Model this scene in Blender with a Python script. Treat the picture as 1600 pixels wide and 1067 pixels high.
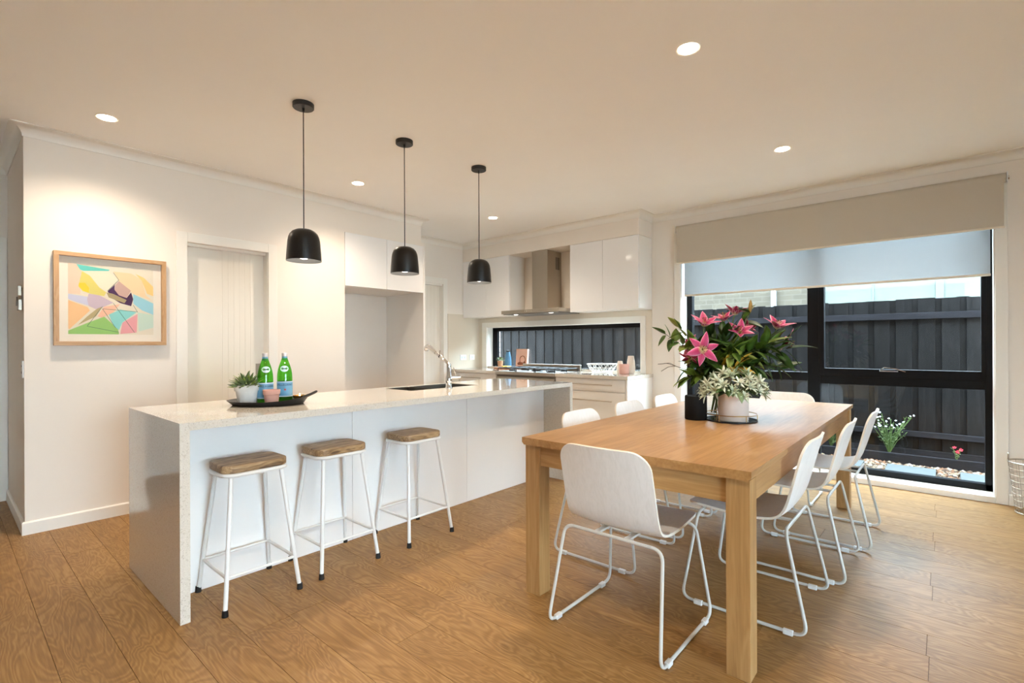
import bpy, bmesh, math, random
from mathutils import Vector, Matrix
R = random.Random(11)
D = bpy.data
for o in list(D.objects): D.objects.remove(o)
SC = bpy.context.scene
COL = SC.collection
PI = math.pi

# ------------------------------------------------------------------ camera
F_PX, YAW, PY, ROLL, CAM_H = 778.7, 0.715, 538.67, -0.004, 1.245
FW = Vector((math.cos(YAW), math.sin(YAW), 0)); RT = Vector((math.sin(YAW), -math.cos(YAW), 0)); UP = Vector((0, 0, 1))
cd = D.cameras.new('camera'); cam = D.objects.new('camera', cd); COL.objects.link(cam)
cd.sensor_width = 36; cd.lens = F_PX / 1600 * 36; cd.shift_y = (PY - 533.5) / 1600; cd.clip_start = 0.05
cx = RT * math.cos(ROLL) + UP * math.sin(ROLL); cy = -RT * math.sin(ROLL) + UP * math.cos(ROLL)
m = Matrix.Identity(4)
for i in range(3):
    m[i][0] = cx[i]; m[i][1] = cy[i]; m[i][2] = -FW[i]
m.translation = (0, 0, CAM_H); cam.matrix_world = m
SC.camera = cam
# ------------------------------------------------------------------ sky, exposure
SKY_STRENGTH, SKY_COL = 10.0, (0.68, 0.85, 1.0)
LAMP_COL = (1.0, 0.85, 0.68)
DOWN_W, PEND_W = 43.0, 10.0
w = D.worlds.new('sky'); SC.world = w; w.use_nodes = True
bg = w.node_tree.nodes['Background']; bg.inputs[0].default_value = (*SKY_COL, 1); bg.inputs[1].default_value = SKY_STRENGTH
vs = SC.view_settings
vs.view_transform = 'Standard'; vs.look = 'None'; vs.gamma = 1; vs.use_curve_mapping = False; vs.exposure = 1.52

# ------------------------------------------------------------------ materials
def rgb(r, g, b):
    f = lambda c: (c / 255 / 12.92) if c / 255 <= 0.04045 else ((c / 255 + 0.055) / 1.055) ** 2.4
    return (f(r), f(g), f(b), 1)
MATS = {}
def base(name):
    m = D.materials.new(name); m.use_nodes = True; MATS[name] = m
    return m, m.node_tree.nodes, m.node_tree.links, m.node_tree.nodes['Principled BSDF']
def plain(name, col, rough=0.5, metal=0.0, coat=0.0, bump=0.0, bscale=200, vary=0.0, vscale=3, spec=None, emit=None, es=0):
    m, N, L, P = base(name)
    P.inputs['Base Color'].default_value = col; P.inputs['Roughness'].default_value = rough
    P.inputs['Metallic'].default_value = metal; P.inputs['Coat Weight'].default_value = coat
    P.inputs['Coat Roughness'].default_value = 0.05
    if spec is not None: P.inputs['Specular IOR Level'].default_value = spec
    if emit: P.inputs['Emission Color'].default_value = emit; P.inputs['Emission Strength'].default_value = es
    tc = N.new('ShaderNodeTexCoord')
    if vary:
        n = N.new('ShaderNodeTexNoise'); n.inputs['Scale'].default_value = vscale; n.inputs['Detail'].default_value = 4
        L.new(tc.outputs['Object'], n.inputs['Vector'])
        r = N.new('ShaderNodeValToRGB'); c = Vector(col[:3])
        r.color_ramp.elements[0].position = 0.3; r.color_ramp.elements[1].position = 0.7
        r.color_ramp.elements[0].color = (*(c * (1 - vary)), 1); r.color_ramp.elements[1].color = (*(c * (1 + vary)), 1)
        L.new(n.outputs['Fac'], r.inputs[0]); L.new(r.outputs[0], P.inputs['Base Color'])
    if bump:
        n2 = N.new('ShaderNodeTexNoise'); n2.inputs['Scale'].default_value = bscale; n2.inputs['Detail'].default_value = 3
        L.new(tc.outputs['Object'], n2.inputs['Vector'])
        b = N.new('ShaderNodeBump'); b.inputs['Strength'].default_value = bump; b.inputs['Distance'].default_value = 0.002
        L.new(n2.outputs['Fac'], b.inputs['Height']); L.new(b.outputs[0], P.inputs['Normal'])
    return m
def wood(name, dark, mid, light, along='Y', rough=0.35, stretch=9, scale=1.6, streak=90, coat=0.0, rings=34, tone=0.10, amp=1.0, ringamp=.075, low=.5, spec=None):
    """grain runs along the given object axis; every object gets its own offset and tone"""
    m, N, L, P = base(name)
    tc = N.new('ShaderNodeTexCoord'); oi = N.new('ShaderNodeObjectInfo')
    mul = N.new('ShaderNodeVectorMath'); mul.operation = 'SCALE'; mul.inputs[0].default_value = (37, 91, 53)
    L.new(oi.outputs['Random'], mul.inputs['Scale'])
    add = N.new('ShaderNodeVectorMath'); L.new(tc.outputs['Object'], add.inputs[0]); L.new(mul.outputs[0], add.inputs[1])
    mp = N.new('ShaderNodeMapping'); s = [stretch] * 3; s['XYZ'.index(along)] = 1.0; mp.inputs['Scale'].default_value = s
    L.new(add.outputs[0], mp.inputs['Vector'])
    n = N.new('ShaderNodeTexNoise'); n.inputs['Scale'].default_value = scale; n.inputs['Detail'].default_value = 3; n.inputs['Distortion'].default_value = 0.6
    L.new(mp.outputs[0], n.inputs['Vector'])
    # ring pattern: contour lines of the stretched noise
    mm = N.new('ShaderNodeMath'); mm.operation = 'MULTIPLY'; mm.inputs[1].default_value = rings; L.new(n.outputs['Fac'], mm.inputs[0])
    sn = N.new('ShaderNodeMath'); sn.operation = 'SINE'; L.new(mm.outputs[0], sn.inputs[0])
    sc = N.new('ShaderNodeMath'); sc.operation = 'MULTIPLY_ADD'; sc.inputs[1].default_value = ringamp * amp; sc.inputs[2].default_value = 0.5 - 0.5 * (0.42 + low) * amp; L.new(sn.outputs[0], sc.inputs[0])
    mp2 = N.new('ShaderNodeMapping'); s2 = [streak] * 3; s2['XYZ'.index(along)] = streak / 22; mp2.inputs['Scale'].default_value = s2
    L.new(add.outputs[0], mp2.inputs['Vector'])
    n2 = N.new('ShaderNodeTexNoise'); n2.inputs['Scale'].default_value = 1.0; n2.inputs['Detail'].default_value = 2; L.new(mp2.outputs[0], n2.inputs['Vector'])
    a1 = N.new('ShaderNodeMath'); a1.operation = 'MULTIPLY_ADD'; a1.inputs[1].default_value = 0.42 * amp; L.new(n2.outputs['Fac'], a1.inputs[0]); L.new(sc.outputs[0], a1.inputs[2])
    a2 = N.new('ShaderNodeMath'); a2.operation = 'MULTIPLY_ADD'; a2.inputs[1].default_value = low * amp; L.new(n.outputs['Fac'], a2.inputs[0]); L.new(a1.outputs[0], a2.inputs[2])
    r = N.new('ShaderNodeValToRGB'); e = r.color_ramp.elements
    e[0].position = 0.2; e[0].color = dark; e[1].position = 0.8; e[1].color = light
    k = e.new(0.5); k.color = mid
    L.new(a2.outputs[0], r.inputs[0])
    hv = N.new('ShaderNodeHueSaturation')
    v = N.new('ShaderNodeMapRange'); v.inputs['To Min'].default_value = 1 - tone; v.inputs['To Max'].default_value = 1 + tone
    L.new(oi.outputs['Random'], v.inputs['Value']); L.new(v.outputs[0], hv.inputs['Value'])
    L.new(r.outputs[0], hv.inputs['Color']); L.new(hv.outputs[0], P.inputs['Base Color'])
    P.inputs['Roughness'].default_value = rough; P.inputs['Coat Weight'].default_value = coat; P.inputs['Coat Roughness'].default_value = 0.2
    if spec is not None: P.inputs['Specular IOR Level'].default_value = spec
    b = N.new('ShaderNodeBump'); b.inputs['Strength'].default_value = 0.12; b.inputs['Distance'].default_value = 0.001
    L.new(a2.outputs[0], b.inputs['Height']); L.new(b.outputs[0], P.inputs['Normal'])
    return m
def stone(name):
    m, N, L, P = base(name)
    tc = N.new('ShaderNodeTexCoord')
    v = N.new('ShaderNodeTexVoronoi'); v.inputs['Scale'].default_value = 120; L.new(tc.outputs['Object'], v.inputs['Vector'])
    v2 = N.new('ShaderNodeTexVoronoi'); v2.inputs['Scale'].default_value = 190; L.new(tc.outputs['Object'], v2.inputs['Vector'])
    n = N.new('ShaderNodeTexNoise'); n.inputs['Scale'].default_value = 260; n.inputs['Detail'].default_value = 3; L.new(tc.outputs['Object'], n.inputs['Vector'])
    r0 = N.new('ShaderNodeValToRGB'); r0.color_ramp.elements[0].color = rgb(210, 202, 190); r0.color_ramp.elements[1].color = rgb(226, 219, 207)
    r0.color_ramp.elements[0].position = 0.35; r0.color_ramp.elements[1].position = 0.65; L.new(n.outputs['Fac'], r0.inputs[0])
    # dark chips: small cells picked at random
    r1 = N.new('ShaderNodeMath'); r1.operation = 'LESS_THAN'; r1.inputs[1].default_value = 0.19; L.new(v.outputs['Distance'], r1.inputs[0])
    sx = N.new('ShaderNodeSeparateColor'); L.new(v.outputs['Color'], sx.inputs[0])
    r2 = N.new('ShaderNodeMath'); r2.operation = 'LESS_THAN'; r2.inputs[1].default_value = 0.05; L.new(sx.outputs[0], r2.inputs[0])
    mu = N.new('ShaderNodeMath'); mu.operation = 'MULTIPLY'; L.new(r1.outputs[0], mu.inputs[0]); L.new(r2.outputs[0], mu.inputs[1])
    sx2 = N.new('ShaderNodeSeparateColor'); L.new(v2.outputs['Color'], sx2.inputs[0])
    r3 = N.new('ShaderNodeMath'); r3.operation = 'LESS_THAN'; r3.inputs[1].default_value = 0.10; L.new(sx2.outputs[0], r3.inputs[0])
    mx0 = N.new('ShaderNodeMix'); mx0.data_type = 'RGBA'; L.new(r3.outputs[0], mx0.inputs['Factor']); L.new(r0.outputs[0], mx0.inputs['A']); mx0.inputs['B'].default_value = rgb(203, 194, 180)
    mx = N.new('ShaderNodeMix'); mx.data_type = 'RGBA'; L.new(mu.outputs[0], mx.inputs['Factor']); L.new(mx0.outputs['Result'], mx.inputs['A']); mx.inputs['B'].default_value = rgb(140, 126, 112)
    L.new(mx.outputs['Result'], P.inputs['Base Color']); P.inputs['Roughness'].default_value = 0.10; P.inputs['Coat Weight'].default_value = 0.5
    return m
def thinglass(name, tint=(0.93, 0.96, 0.96, 1), f0=0.04, rough=0.0):
    m, N, L, P = base(name); N.remove(P); out = N['Material Output']
    t = N.new('ShaderNodeBsdfTransparent'); t.inputs[0].default_value = tint
    g = N.new('ShaderNodeBsdfGlossy'); g.inputs['Roughness'].default_value = rough
    lw = N.new('ShaderNodeLayerWeight'); pw = N.new('ShaderNodeMath'); pw.operation = 'POWER'; pw.inputs[1].default_value = 5
    L.new(lw.outputs['Facing'], pw.inputs[0])
    ma = N.new('ShaderNodeMath'); ma.operation = 'MULTIPLY_ADD'; ma.inputs[1].default_value = 1 - f0; ma.inputs[2].default_value = f0; L.new(pw.outputs[0], ma.inputs[0])
    ge = N.new('ShaderNodeNewGeometry'); iv = N.new('ShaderNodeMath'); iv.operation = 'SUBTRACT'; iv.inputs[0].default_value = 1; L.new(ge.outputs['Backfacing'], iv.inputs[1])
    m2 = N.new('ShaderNodeMath'); m2.operation = 'MULTIPLY'; L.new(ma.outputs[0], m2.inputs[0]); L.new(iv.outputs[0], m2.inputs[1])   # one reflection per sheet of glass
    mx = N.new('ShaderNodeMixShader'); L.new(m2.outputs[0], mx.inputs[0]); L.new(t.outputs[0], mx.inputs[1]); L.new(g.outputs[0], mx.inputs[2])
    L.new(mx.outputs[0], out.inputs[0]); return m
def fabric(name, col, see=0.0, trans=0.3):
    m, N, L, P = base(name); out = N['Material Output']
    P.inputs['Base Color'].default_value = col; P.inputs['Roughness'].default_value = 0.9; P.inputs['Specular IOR Level'].default_value = 0.1
    tc = N.new('ShaderNodeTexCoord'); n = N.new('ShaderNodeTexNoise'); n.inputs['Scale'].default_value = 900; L.new(tc.outputs['Object'], n.inputs['Vector'])
    b = N.new('ShaderNodeBump'); b.inputs['Strength'].default_value = 0.15; b.inputs['Distance'].default_value = 0.001; L.new(n.outputs['Fac'], b.inputs['Height']); L.new(b.outputs[0], P.inputs['Normal'])
    tr = N.new('ShaderNodeBsdfTranslucent'); tr.inputs[0].default_value = col
    mx = N.new('ShaderNodeMixShader'); mx.inputs[0].default_value = trans; L.new(P.outputs[0], mx.inputs[1]); L.new(tr.outputs[0], mx.inputs[2])
    tp = N.new('ShaderNodeBsdfTransparent'); mx2 = N.new('ShaderNodeMixShader'); mx2.inputs[0].default_value = see
    L.new(mx.outputs[0], mx2.inputs[1]); L.new(tp.outputs[0], mx2.inputs[2]); L.new(mx2.outputs[0], out.inputs[0]); return m
def leafmat(name, a, b, rough=0.45, trans=0.25):
    m, N, L, P = base(name); out = N['Material Output']
    oi = N.new('ShaderNodeObjectInfo'); tc = N.new('ShaderNodeTexCoord')
    n = N.new('ShaderNodeTexNoise'); n.inputs['Scale'].default_value = 18; L.new(tc.outputs['Object'], n.inputs['Vector'])
    ad = N.new('ShaderNodeMath'); ad.operation = 'MULTIPLY_ADD'; ad.inputs[1].default_value = 0.5; L.new(n.outputs['Fac'], ad.inputs[0])
    hl = N.new('ShaderNodeMath'); hl.operation = 'MULTIPLY'; hl.inputs[1].default_value = 0.5; L.new(oi.outputs['Random'], hl.inputs[0]); L.new(hl.outputs[0], ad.inputs[2])
    r = N.new('ShaderNodeValToRGB'); r.color_ramp.elements[0].color = a; r.color_ramp.elements[1].color = b
    r.color_ramp.elements[0].position = 0.2; r.color_ramp.elements[1].position = 0.85
    L.new(ad.outputs[0], r.inputs[0]); L.new(r.outputs[0], P.inputs['Base Color']); P.inputs['Roughness'].default_value = rough
    tr = N.new('ShaderNodeBsdfTranslucent'); L.new(r.outputs[0], tr.inputs[0])
    mx = N.new('ShaderNodeMixShader'); mx.inputs[0].default_value = trans; L.new(P.outputs[0], mx.inputs[1]); L.new(tr.outputs[0], mx.inputs[2]); L.new(mx.outputs[0], out.inputs[0])
    return m
def petalmat(name):
    """deep pink along the middle, pale rim; object X runs along the petal, Y across"""
    m, N, L, P = base(name)
    tc = N.new('ShaderNodeTexCoord'); sp = N.new('ShaderNodeSeparateXYZ'); L.new(tc.outputs['UV'], sp.inputs[0])
    ab = N.new('ShaderNodeMath'); ab.operation = 'MULTIPLY_ADD'; ab.inputs[1].default_value = 2; ab.inputs[2].default_value = -1; L.new(sp.outputs[1], ab.inputs[0])
    a2 = N.new('ShaderNodeMath'); a2.operation = 'ABSOLUTE'; L.new(ab.outputs[0], a2.inputs[0])
    r = N.new('ShaderNodeValToRGB'); e = r.color_ramp.elements; e[0].color = rgb(168, 28, 84); e[0].position = 0.15; e[1].color = rgb(232, 170, 188); e[1].position = 1.0
    k = e.new(0.7); k.color = rgb(198, 66, 116); L.new(a2.outputs[0], r.inputs[0])
    r2 = N.new('ShaderNodeValToRGB'); r2.color_ramp.elements[0].position = 0.04; r2.color_ramp.elements[1].position = 0.3
    r2.color_ramp.elements[0].color = (1, 1, 1, 1); r2.color_ramp.elements[1].color = (0, 0, 0, 1); L.new(sp.outputs[0], r2.inputs[0])
    mx = N.new('ShaderNodeMix'); mx.data_type = 'RGBA'; L.new(r2.outputs[0], mx.inputs['Factor']); L.new(r.outputs[0], mx.inputs['A']); mx.inputs['B'].default_value = rgb(214, 208, 150)
    L.new(mx.outputs['Result'], P.inputs['Base Color']); P.inputs['Roughness'].default_value = 0.5
    return m
def brickmat(name):
    m, N, L, P = base(name)
    tc = N.new('ShaderNodeTexCoord'); mp = N.new('ShaderNodeMapping'); mp.inputs['Rotation'].default_value = (PI / 2, 0, PI / 2)
    sp = N.new('ShaderNodeSeparateXYZ'); cb = N.new('ShaderNodeCombineXYZ'); L.new(tc.outputs['Object'], sp.inputs[0]); L.new(sp.outputs[1], cb.inputs[0]); L.new(sp.outputs[2], cb.inputs[1])
    b = N.new('ShaderNodeTexBrick'); L.new(cb.outputs[0], b.inputs['Vector'])
    b.inputs['Color1'].default_value = rgb(90, 83, 72); b.inputs['Color2'].default_value = rgb(80, 74, 65); b.inputs['Mortar'].default_value = rgb(97, 91, 82)
    b.inputs['Scale'].default_value = 1; b.inputs['Brick Width'].default_value = 0.24; b.inputs['Row Height'].default_value = 0.086; b.inputs['Mortar Size'].default_value = 0.006
    L.new(b.outputs[0], P.inputs['Base Color']); P.inputs['Roughness'].default_value = 0.9; P.inputs['Specular IOR Level'].default_value = 0.05
    return m

plain('wall', rgb(238, 229, 218), 0.75, bump=0.05, bscale=300, vary=0.01)
plain('ceiling', rgb(251, 249, 246), 0.85, vary=0.01)
plain('trim', rgb(240, 235, 226), 0.4)
plain('doorpaint', rgb(236, 229, 217), 0.45)
plain('gloss', rgb(246, 244, 242), 0.10, coat=0.6)
plain('semi', rgb(238, 233, 226), 0.28)
plain('splash', rgb(226, 214, 196), 0.08, coat=0.5)
stone('stone')
plain('steel', rgb(190, 182, 170), 0.28, metal=1.0, bump=0.05, bscale=400)
plain('steeldark', rgb(120, 114, 106), 0.35, metal=1.0)
plain('sinksteel', rgb(112, 106, 98), 0.4, metal=1.0)
plain('chrome', rgb(225, 225, 225), 0.06, metal=1.0)
plain('nickel', rgb(190, 180, 165), 0.3, metal=1.0)
plain('whitemetal', rgb(232, 232, 230), 0.32)
plain('greymetal', rgb(206, 204, 198), 0.35)
plain('black', rgb(20, 20, 22), 0.42)
plain('shadeblack', rgb(16, 17, 18), 0.36)
plain('frameblack', rgb(7, 8, 12), 0.5, spec=0.2)
plain('rubber', rgb(14, 14, 15), 0.7)
plain('castiron', rgb(24, 28, 34), 0.5)
plain('lining', rgb(120, 120, 118), 0.5)
plain('glow', (1, 0.9, 0.75, 1), 0.5, emit=(1.0, 0.86, 0.68, 1), es=14)
plain('glowsoft', (1, 0.95, 0.9, 1), 0.5, emit=(1.0, 0.94, 0.86, 1), es=3)
plain('flame', (1, 0.8, 0.4, 1), 0.5, emit=(1.0, 0.72, 0.32, 1), es=10)
thinglass('glass'); thinglass('glassobj', (0.96, 0.98, 0.97, 1), 0.06); thinglass('picglass', (0.98, 0.98, 0.98, 1), 0.03)
thinglass('greenglass', (0.36, 0.80, 0.22, 1), 0.05); thinglass('waterglass', (0.86, 0.97, 0.84, 1), 0.02)
wood('floorwood', rgb(116, 82, 44), rgb(150, 111, 62), rgb(184, 146, 94), 'Y', 0.48, stretch=4.2, scale=1.3, streak=150, tone=0.06, rings=150, ringamp=.085, low=.3, spec=.35)
plain('floorgap', rgb(96, 66, 40), 0.8)
wood('tablewood', rgb(152, 108, 62), rgb(174, 131, 82), rgb(194, 154, 104), 'X', 0.30, stretch=8, scale=1.4, streak=100, tone=0.05)
wood('tablewoodv', rgb(150, 110, 66), rgb(172, 132, 84), rgb(192, 154, 106), 'Z', 0.36, stretch=9, scale=1.6, streak=100, tone=0.06)
wood('tablewoody', rgb(156, 116, 70), rgb(180, 140, 90), rgb(200, 162, 112), 'Y', 0.36, stretch=9, scale=1.6, streak=100, tone=0.06)
wood('stoolwood', rgb(92, 68, 46), rgb(152, 122, 86), rgb(188, 160, 122), 'X', 0.5, stretch=6, scale=5, streak=120, tone=0.12, low=.9, ringamp=.12)
wood('ply', rgb(230, 229, 227), rgb(239, 238, 237), rgb(244, 243, 242), 'Z', 0.42, stretch=9, scale=3, streak=140, tone=0.01)
wood('frameoak', rgb(178, 132, 86), rgb(200, 158, 112), rgb(216, 178, 134), 'X', 0.45, stretch=10, scale=4, streak=160)
wood('frameoaky', rgb(178, 132, 86), rgb(200, 158, 112), rgb(216, 178, 134), 'Y', 0.45, stretch=10, scale=4, streak=160)
wood('boardwood', rgb(130, 78, 44), rgb(168, 108, 66), rgb(190, 132, 86), 'Y', 0.45, stretch=8, scale=6, streak=160)
wood('fencewood', rgb(18, 17, 17), rgb(27, 26, 26), rgb(37, 35, 35), 'Z', 0.85, stretch=8, scale=2.5, streak=120, tone=0.16, spec=0.05)
wood('sleeper', rgb(24, 24, 26), rgb(34, 33, 36), rgb(44, 43, 46), 'Y', 0.85, stretch=8, scale=2.5, streak=120, spec=0.05)
plain('plyedge', rgb(232, 222, 206), 0.5)
fabric('taupe', rgb(198, 188, 172), 0.0, 0.02); fabric('sheer', rgb(176, 176, 175), 0.20, 0.35)
plain('rail', rgb(226, 214, 196), 0.4)
brickmat('brickfar'); plain('brickwhite', rgb(206, 198, 190), 0.9, bump=0.3, bscale=90, vary=0.08, vscale=30); plain('mortar', rgb(186, 178, 168), 0.95)
plain('paver', rgb(88, 92, 92), 0.85, spec=.1, vary=0.05, vscale=20); plain('soil', rgb(120, 104, 90), 0.95, vary=0.2, vscale=30)
plain('eave', rgb(176, 172, 166), 0.7); plain('pipe', rgb(150, 158, 160), 0.5); plain('farframe', rgb(92, 92, 92), 0.5)
plain('farblind', rgb(120, 120, 112), 0.7, spec=.1)
leafmat('leafdark', rgb(24, 48, 14), rgb(62, 98, 30)); leafmat('leafmid', rgb(54, 90, 24), rgb(120, 150, 56)); leafmat('leafpale', rgb(96, 124, 44), rgb(176, 186, 96))
leafmat('variegated', rgb(168, 186, 150), rgb(244, 246, 232), 0.6, 0.15); leafmat('sage', rgb(66, 92, 52), rgb(136, 156, 112), 0.6, 0.15)
leafmat('succulent', rgb(66, 96, 52), rgb(176, 188, 130), 0.5, 0.1); leafmat('shrubleaf', rgb(44, 66, 34), rgb(112, 124, 70), 0.6, 0.2)
petalmat('petal'); plain('stamen', rgb(170, 160, 70), 0.6); plain('anther', rgb(96, 40, 22), 0.7); plain('bud', rgb(150, 120, 60), 0.5, vary=0.2, vscale=20)
plain('yellowleaf', rgb(196, 156, 46), 0.5, vary=0.2, vscale=12); plain('stem', rgb(70, 92, 36), 0.6); plain('twig', rgb(74, 62, 40), 0.7)
plain('whiteflower', rgb(236, 240, 240), 0.6); plain('redflower', rgb(200, 22, 48), 0.5)
plain('concrete', rgb(222, 208, 200), 0.7, vary=0.04, vscale=14, bump=0.08, bscale=60); plain('whitewash', rgb(218, 214, 208), 0.85, vary=0.07, vscale=25, bump=0.1, bscale=80)
plain('pinkpot', rgb(214, 162, 146), 0.6, vary=0.05, vscale=20); plain('terracotta', rgb(212, 158, 118), 0.7); plain('cream', rgb(228, 214, 198), 0.55)
plain('brass', rgb(190, 150, 90), 0.3, metal=1.0); plain('gold', rgb(214, 150, 70), 0.25, metal=1.0); plain('mirror', rgb(180, 190, 190), 0.05, metal=1.0)
plain('bluebottle', rgb(86, 142, 184), 0.35, vary=0.06, vscale=20); plain('labelblue', rgb(112, 166, 200), 0.5); plain('labelpale', rgb(206, 222, 232), 0.5)
plain('ink', rgb(16, 24, 60), 0.6); plain('star', rgb(196, 60, 40), 0.6); plain('capsilver', rgb(206, 200, 200), 0.4, metal=0.3)
plain('paper', rgb(240, 232, 218), 0.8); plain('bookcover', rgb(238, 192, 170), 0.5, vary=0.06, vscale=9); plain('bookart', rgb(150, 86, 54), 0.6, vary=0.3, vscale=40)
plain('banana', rgb(214, 178, 60), 0.5); plain('switch', rgb(238, 238, 236), 0.35); plain('pebbleA', rgb(222, 206, 184), 0.8)
plain('wax', rgb(17, 17, 17), 0.75, spec=.2); plain('soilpot', rgb(60, 46, 34), 0.95)

# ------------------------------------------------------------------ mesh helpers
class MB:
    def __init__(s): s.v = []; s.f = []; s.mi = []; s.uv = {}; s.cur = 0
    def face(s, idx): s.f.append(tuple(idx)); s.mi.append(s.cur)
    def box(s, x0, x1, y0, y1, z0, z1):
        b = len(s.v); s.v += [(x, y, z) for x in (x0, x1) for y in (y0, y1) for z in (z0, z1)]
        for q in ((0, 1, 3, 2), (4, 6, 7, 5), (0, 4, 5, 1), (2, 3, 7, 6), (0, 2, 6, 4), (1, 5, 7, 3)): s.face([b + i for i in q])
        return s
    def prism(s, poly, z0, z1, axis='Z'):
        """poly counter-clockwise in the plane across axis"""
        def P(a, b, c): return {'Z': (a, b, c), 'X': (c, a, b), 'Y': (a, c, b)}[axis]
        n = len(poly); b = len(s.v)
        s.v += [P(a, c, z0) for a, c in poly] + [P(a, c, z1) for a, c in poly]
        s.face([b + i for i in reversed(range(n))]); s.face([b + n + i for i in range(n)])
        for i in range(n): j = (i + 1) % n; s.face([b + i, b + j, b + n + j, b + n + i])
        return s
    def tube(s, pts, r, n=8, closed=False, r1=None):
        pts = [Vector(p) for p in pts]; N = len(pts); b = len(s.v); up = None
        for i, p in enumerate(pts):
            if closed: t = (pts[(i + 1) % N] - pts[i - 1])
            else: t = pts[min(i + 1, N - 1)] - pts[max(i - 1, 0)]
            t.normalize()
            if up is None:
                up = Vector((0, 0, 1)) if abs(t.z) < 0.9 else Vector((1, 0, 0))
            up = up - t * up.dot(t); up.normalize(); sd = t.cross(up)
            rr = r if r1 is None else r + (r1 - r) * i / max(1, N - 1)
            for k in range(n):
                a = 2 * PI * k / n; s.v.append(tuple(p + up * math.cos(a) * rr + sd * math.sin(a) * rr))
        for i in range(N if closed else N - 1):
            j = (i + 1) % N
            for k in range(n):
                l = (k + 1) % n; s.face([b + i * n + k, b + i * n + l, b + j * n + l, b + j * n + k])
        if not closed:
            s.face([b + k for k in reversed(range(n))]); s.face([b + (N - 1) * n + k for k in range(n)])
        return s
    def lathe(s, prof, n=28, c=(0, 0, 0), caps=True, closed=False):
        b = len(s.v)
        for r, z in prof:
            for k in range(n):
                a = 2 * PI * k / n; s.v.append((c[0] + r * math.cos(a), c[1] + r * math.sin(a), c[2] + z))
        M = len(prof)
        for i in range(M if closed else M - 1):
            j = (i + 1) % M
            for k in range(n):
                l = (k + 1) % n; s.face([b + i * n + k, b + i * n + l, b + j * n + l, b + j * n + k])
        if caps and not closed:
            s.face([b + k for k in reversed(range(n))]); s.face([b + (M - 1) * n + k for k in range(n)])
        return s
    def build(s, name, mat, parent=None, smooth=False, bevel=0, loc=None, seg=2):
        me = D.meshes.new(name); me.from_pydata(s.v, [], s.f)
        mats = mat if isinstance(mat, (list, tuple)) else [mat]
        for k in mats: me.materials.append(MATS[k])
        if len(mats) > 1: me.polygons.foreach_set('material_index', s.mi)
        bm = bmesh.new(); bm.from_mesh(me); bmesh.ops.recalc_face_normals(bm, faces=bm.faces); bm.to_mesh(me); bm.free()
        if smooth: me.shade_smooth()
        o = D.objects.new(name, me); COL.objects.link(o)
        if smooth == 'auto' or (smooth and smooth != 'full'):
            me.shade_smooth(); me.set_sharp_from_angle(angle=math.radians(42))
        if parent: o.parent = parent
        if loc: o.location = loc
        if bevel:
            bv = o.modifiers.new('bevel', 'BEVEL'); bv.width = bevel; bv.segments = seg; bv.limit_method = 'ANGLE'
        return o
def thing(name, label, cat, loc=(0, 0, 0), rz=0, group=None):
    o = D.objects.new(name, None); COL.objects.link(o); o.empty_display_size = 0.05
    o.location = loc; o.rotation_euler = (0, 0, rz)
    return tag(o, label, cat, group)
def tag(o, label, cat, group=None, kind=None):
    o['label'] = label; o['category'] = cat
    if group: o['group'] = group
    if kind: o['kind'] = kind
    return o
def struct(o, label=None, cat=None):
    o['kind'] = 'structure'
    if label: o['label'] = label
    if cat: o['category'] = cat
    return o
def sempty(name, label=None, cat=None):
    o = D.objects.new(name, None); COL.objects.link(o); o.empty_display_size = 0.05
    return struct(o, label, cat)
def dup(root, loc, rz=0, label=None, group=None):
    def cp(o, par):
        c = o.copy(); COL.objects.link(c); c.parent = par
        for ch in list(o.children): cp(ch, c)
        return c
    kids = list(root.children); r = root.copy(); COL.objects.link(r)
    r.location = loc; r.rotation_euler = (0, 0, rz)
    for ch in kids: cp(ch, r)
    if label: r['label'] = label
    if group: r['group'] = group
    return r
def fillet(pts, rad, n=6, closed=False):
    pts = [Vector(p) for p in pts]; out = []; N = len(pts)
    rad = rad if isinstance(rad, (list, tuple)) else [rad] * N
    for i, p in enumerate(pts):
        if (not closed and i in (0, N - 1)) or rad[i] <= 0: out.append(p); continue
        a, b = pts[i - 1] - p, pts[(i + 1) % N] - p
        la, lb = a.length, b.length; a.normalize(); b.normalize()
        ang = a.angle(b); d = min(rad[i] / math.tan(ang / 2), la * 0.49, lb * 0.49)
        s, e = p + a * d, p + b * d
        for k in range(n + 1):
            t = k / n; out.append(s * (1 - t) ** 2 + p * 2 * t * (1 - t) + e * t * t)
    return out
def rrect(w, d, r, n=5):
    out = []
    for cx, cy, a0 in ((w / 2 - r, d / 2 - r, 0), (-w / 2 + r, d / 2 - r, 90), (-w / 2 + r, -d / 2 + r, 180), (w / 2 - r, -d / 2 + r, 270)):
        for k in range(n + 1):
            a = math.radians(a0 + 90 * k / n); out.append((cx + r * math.cos(a), cy + r * math.sin(a)))
    return out
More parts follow.
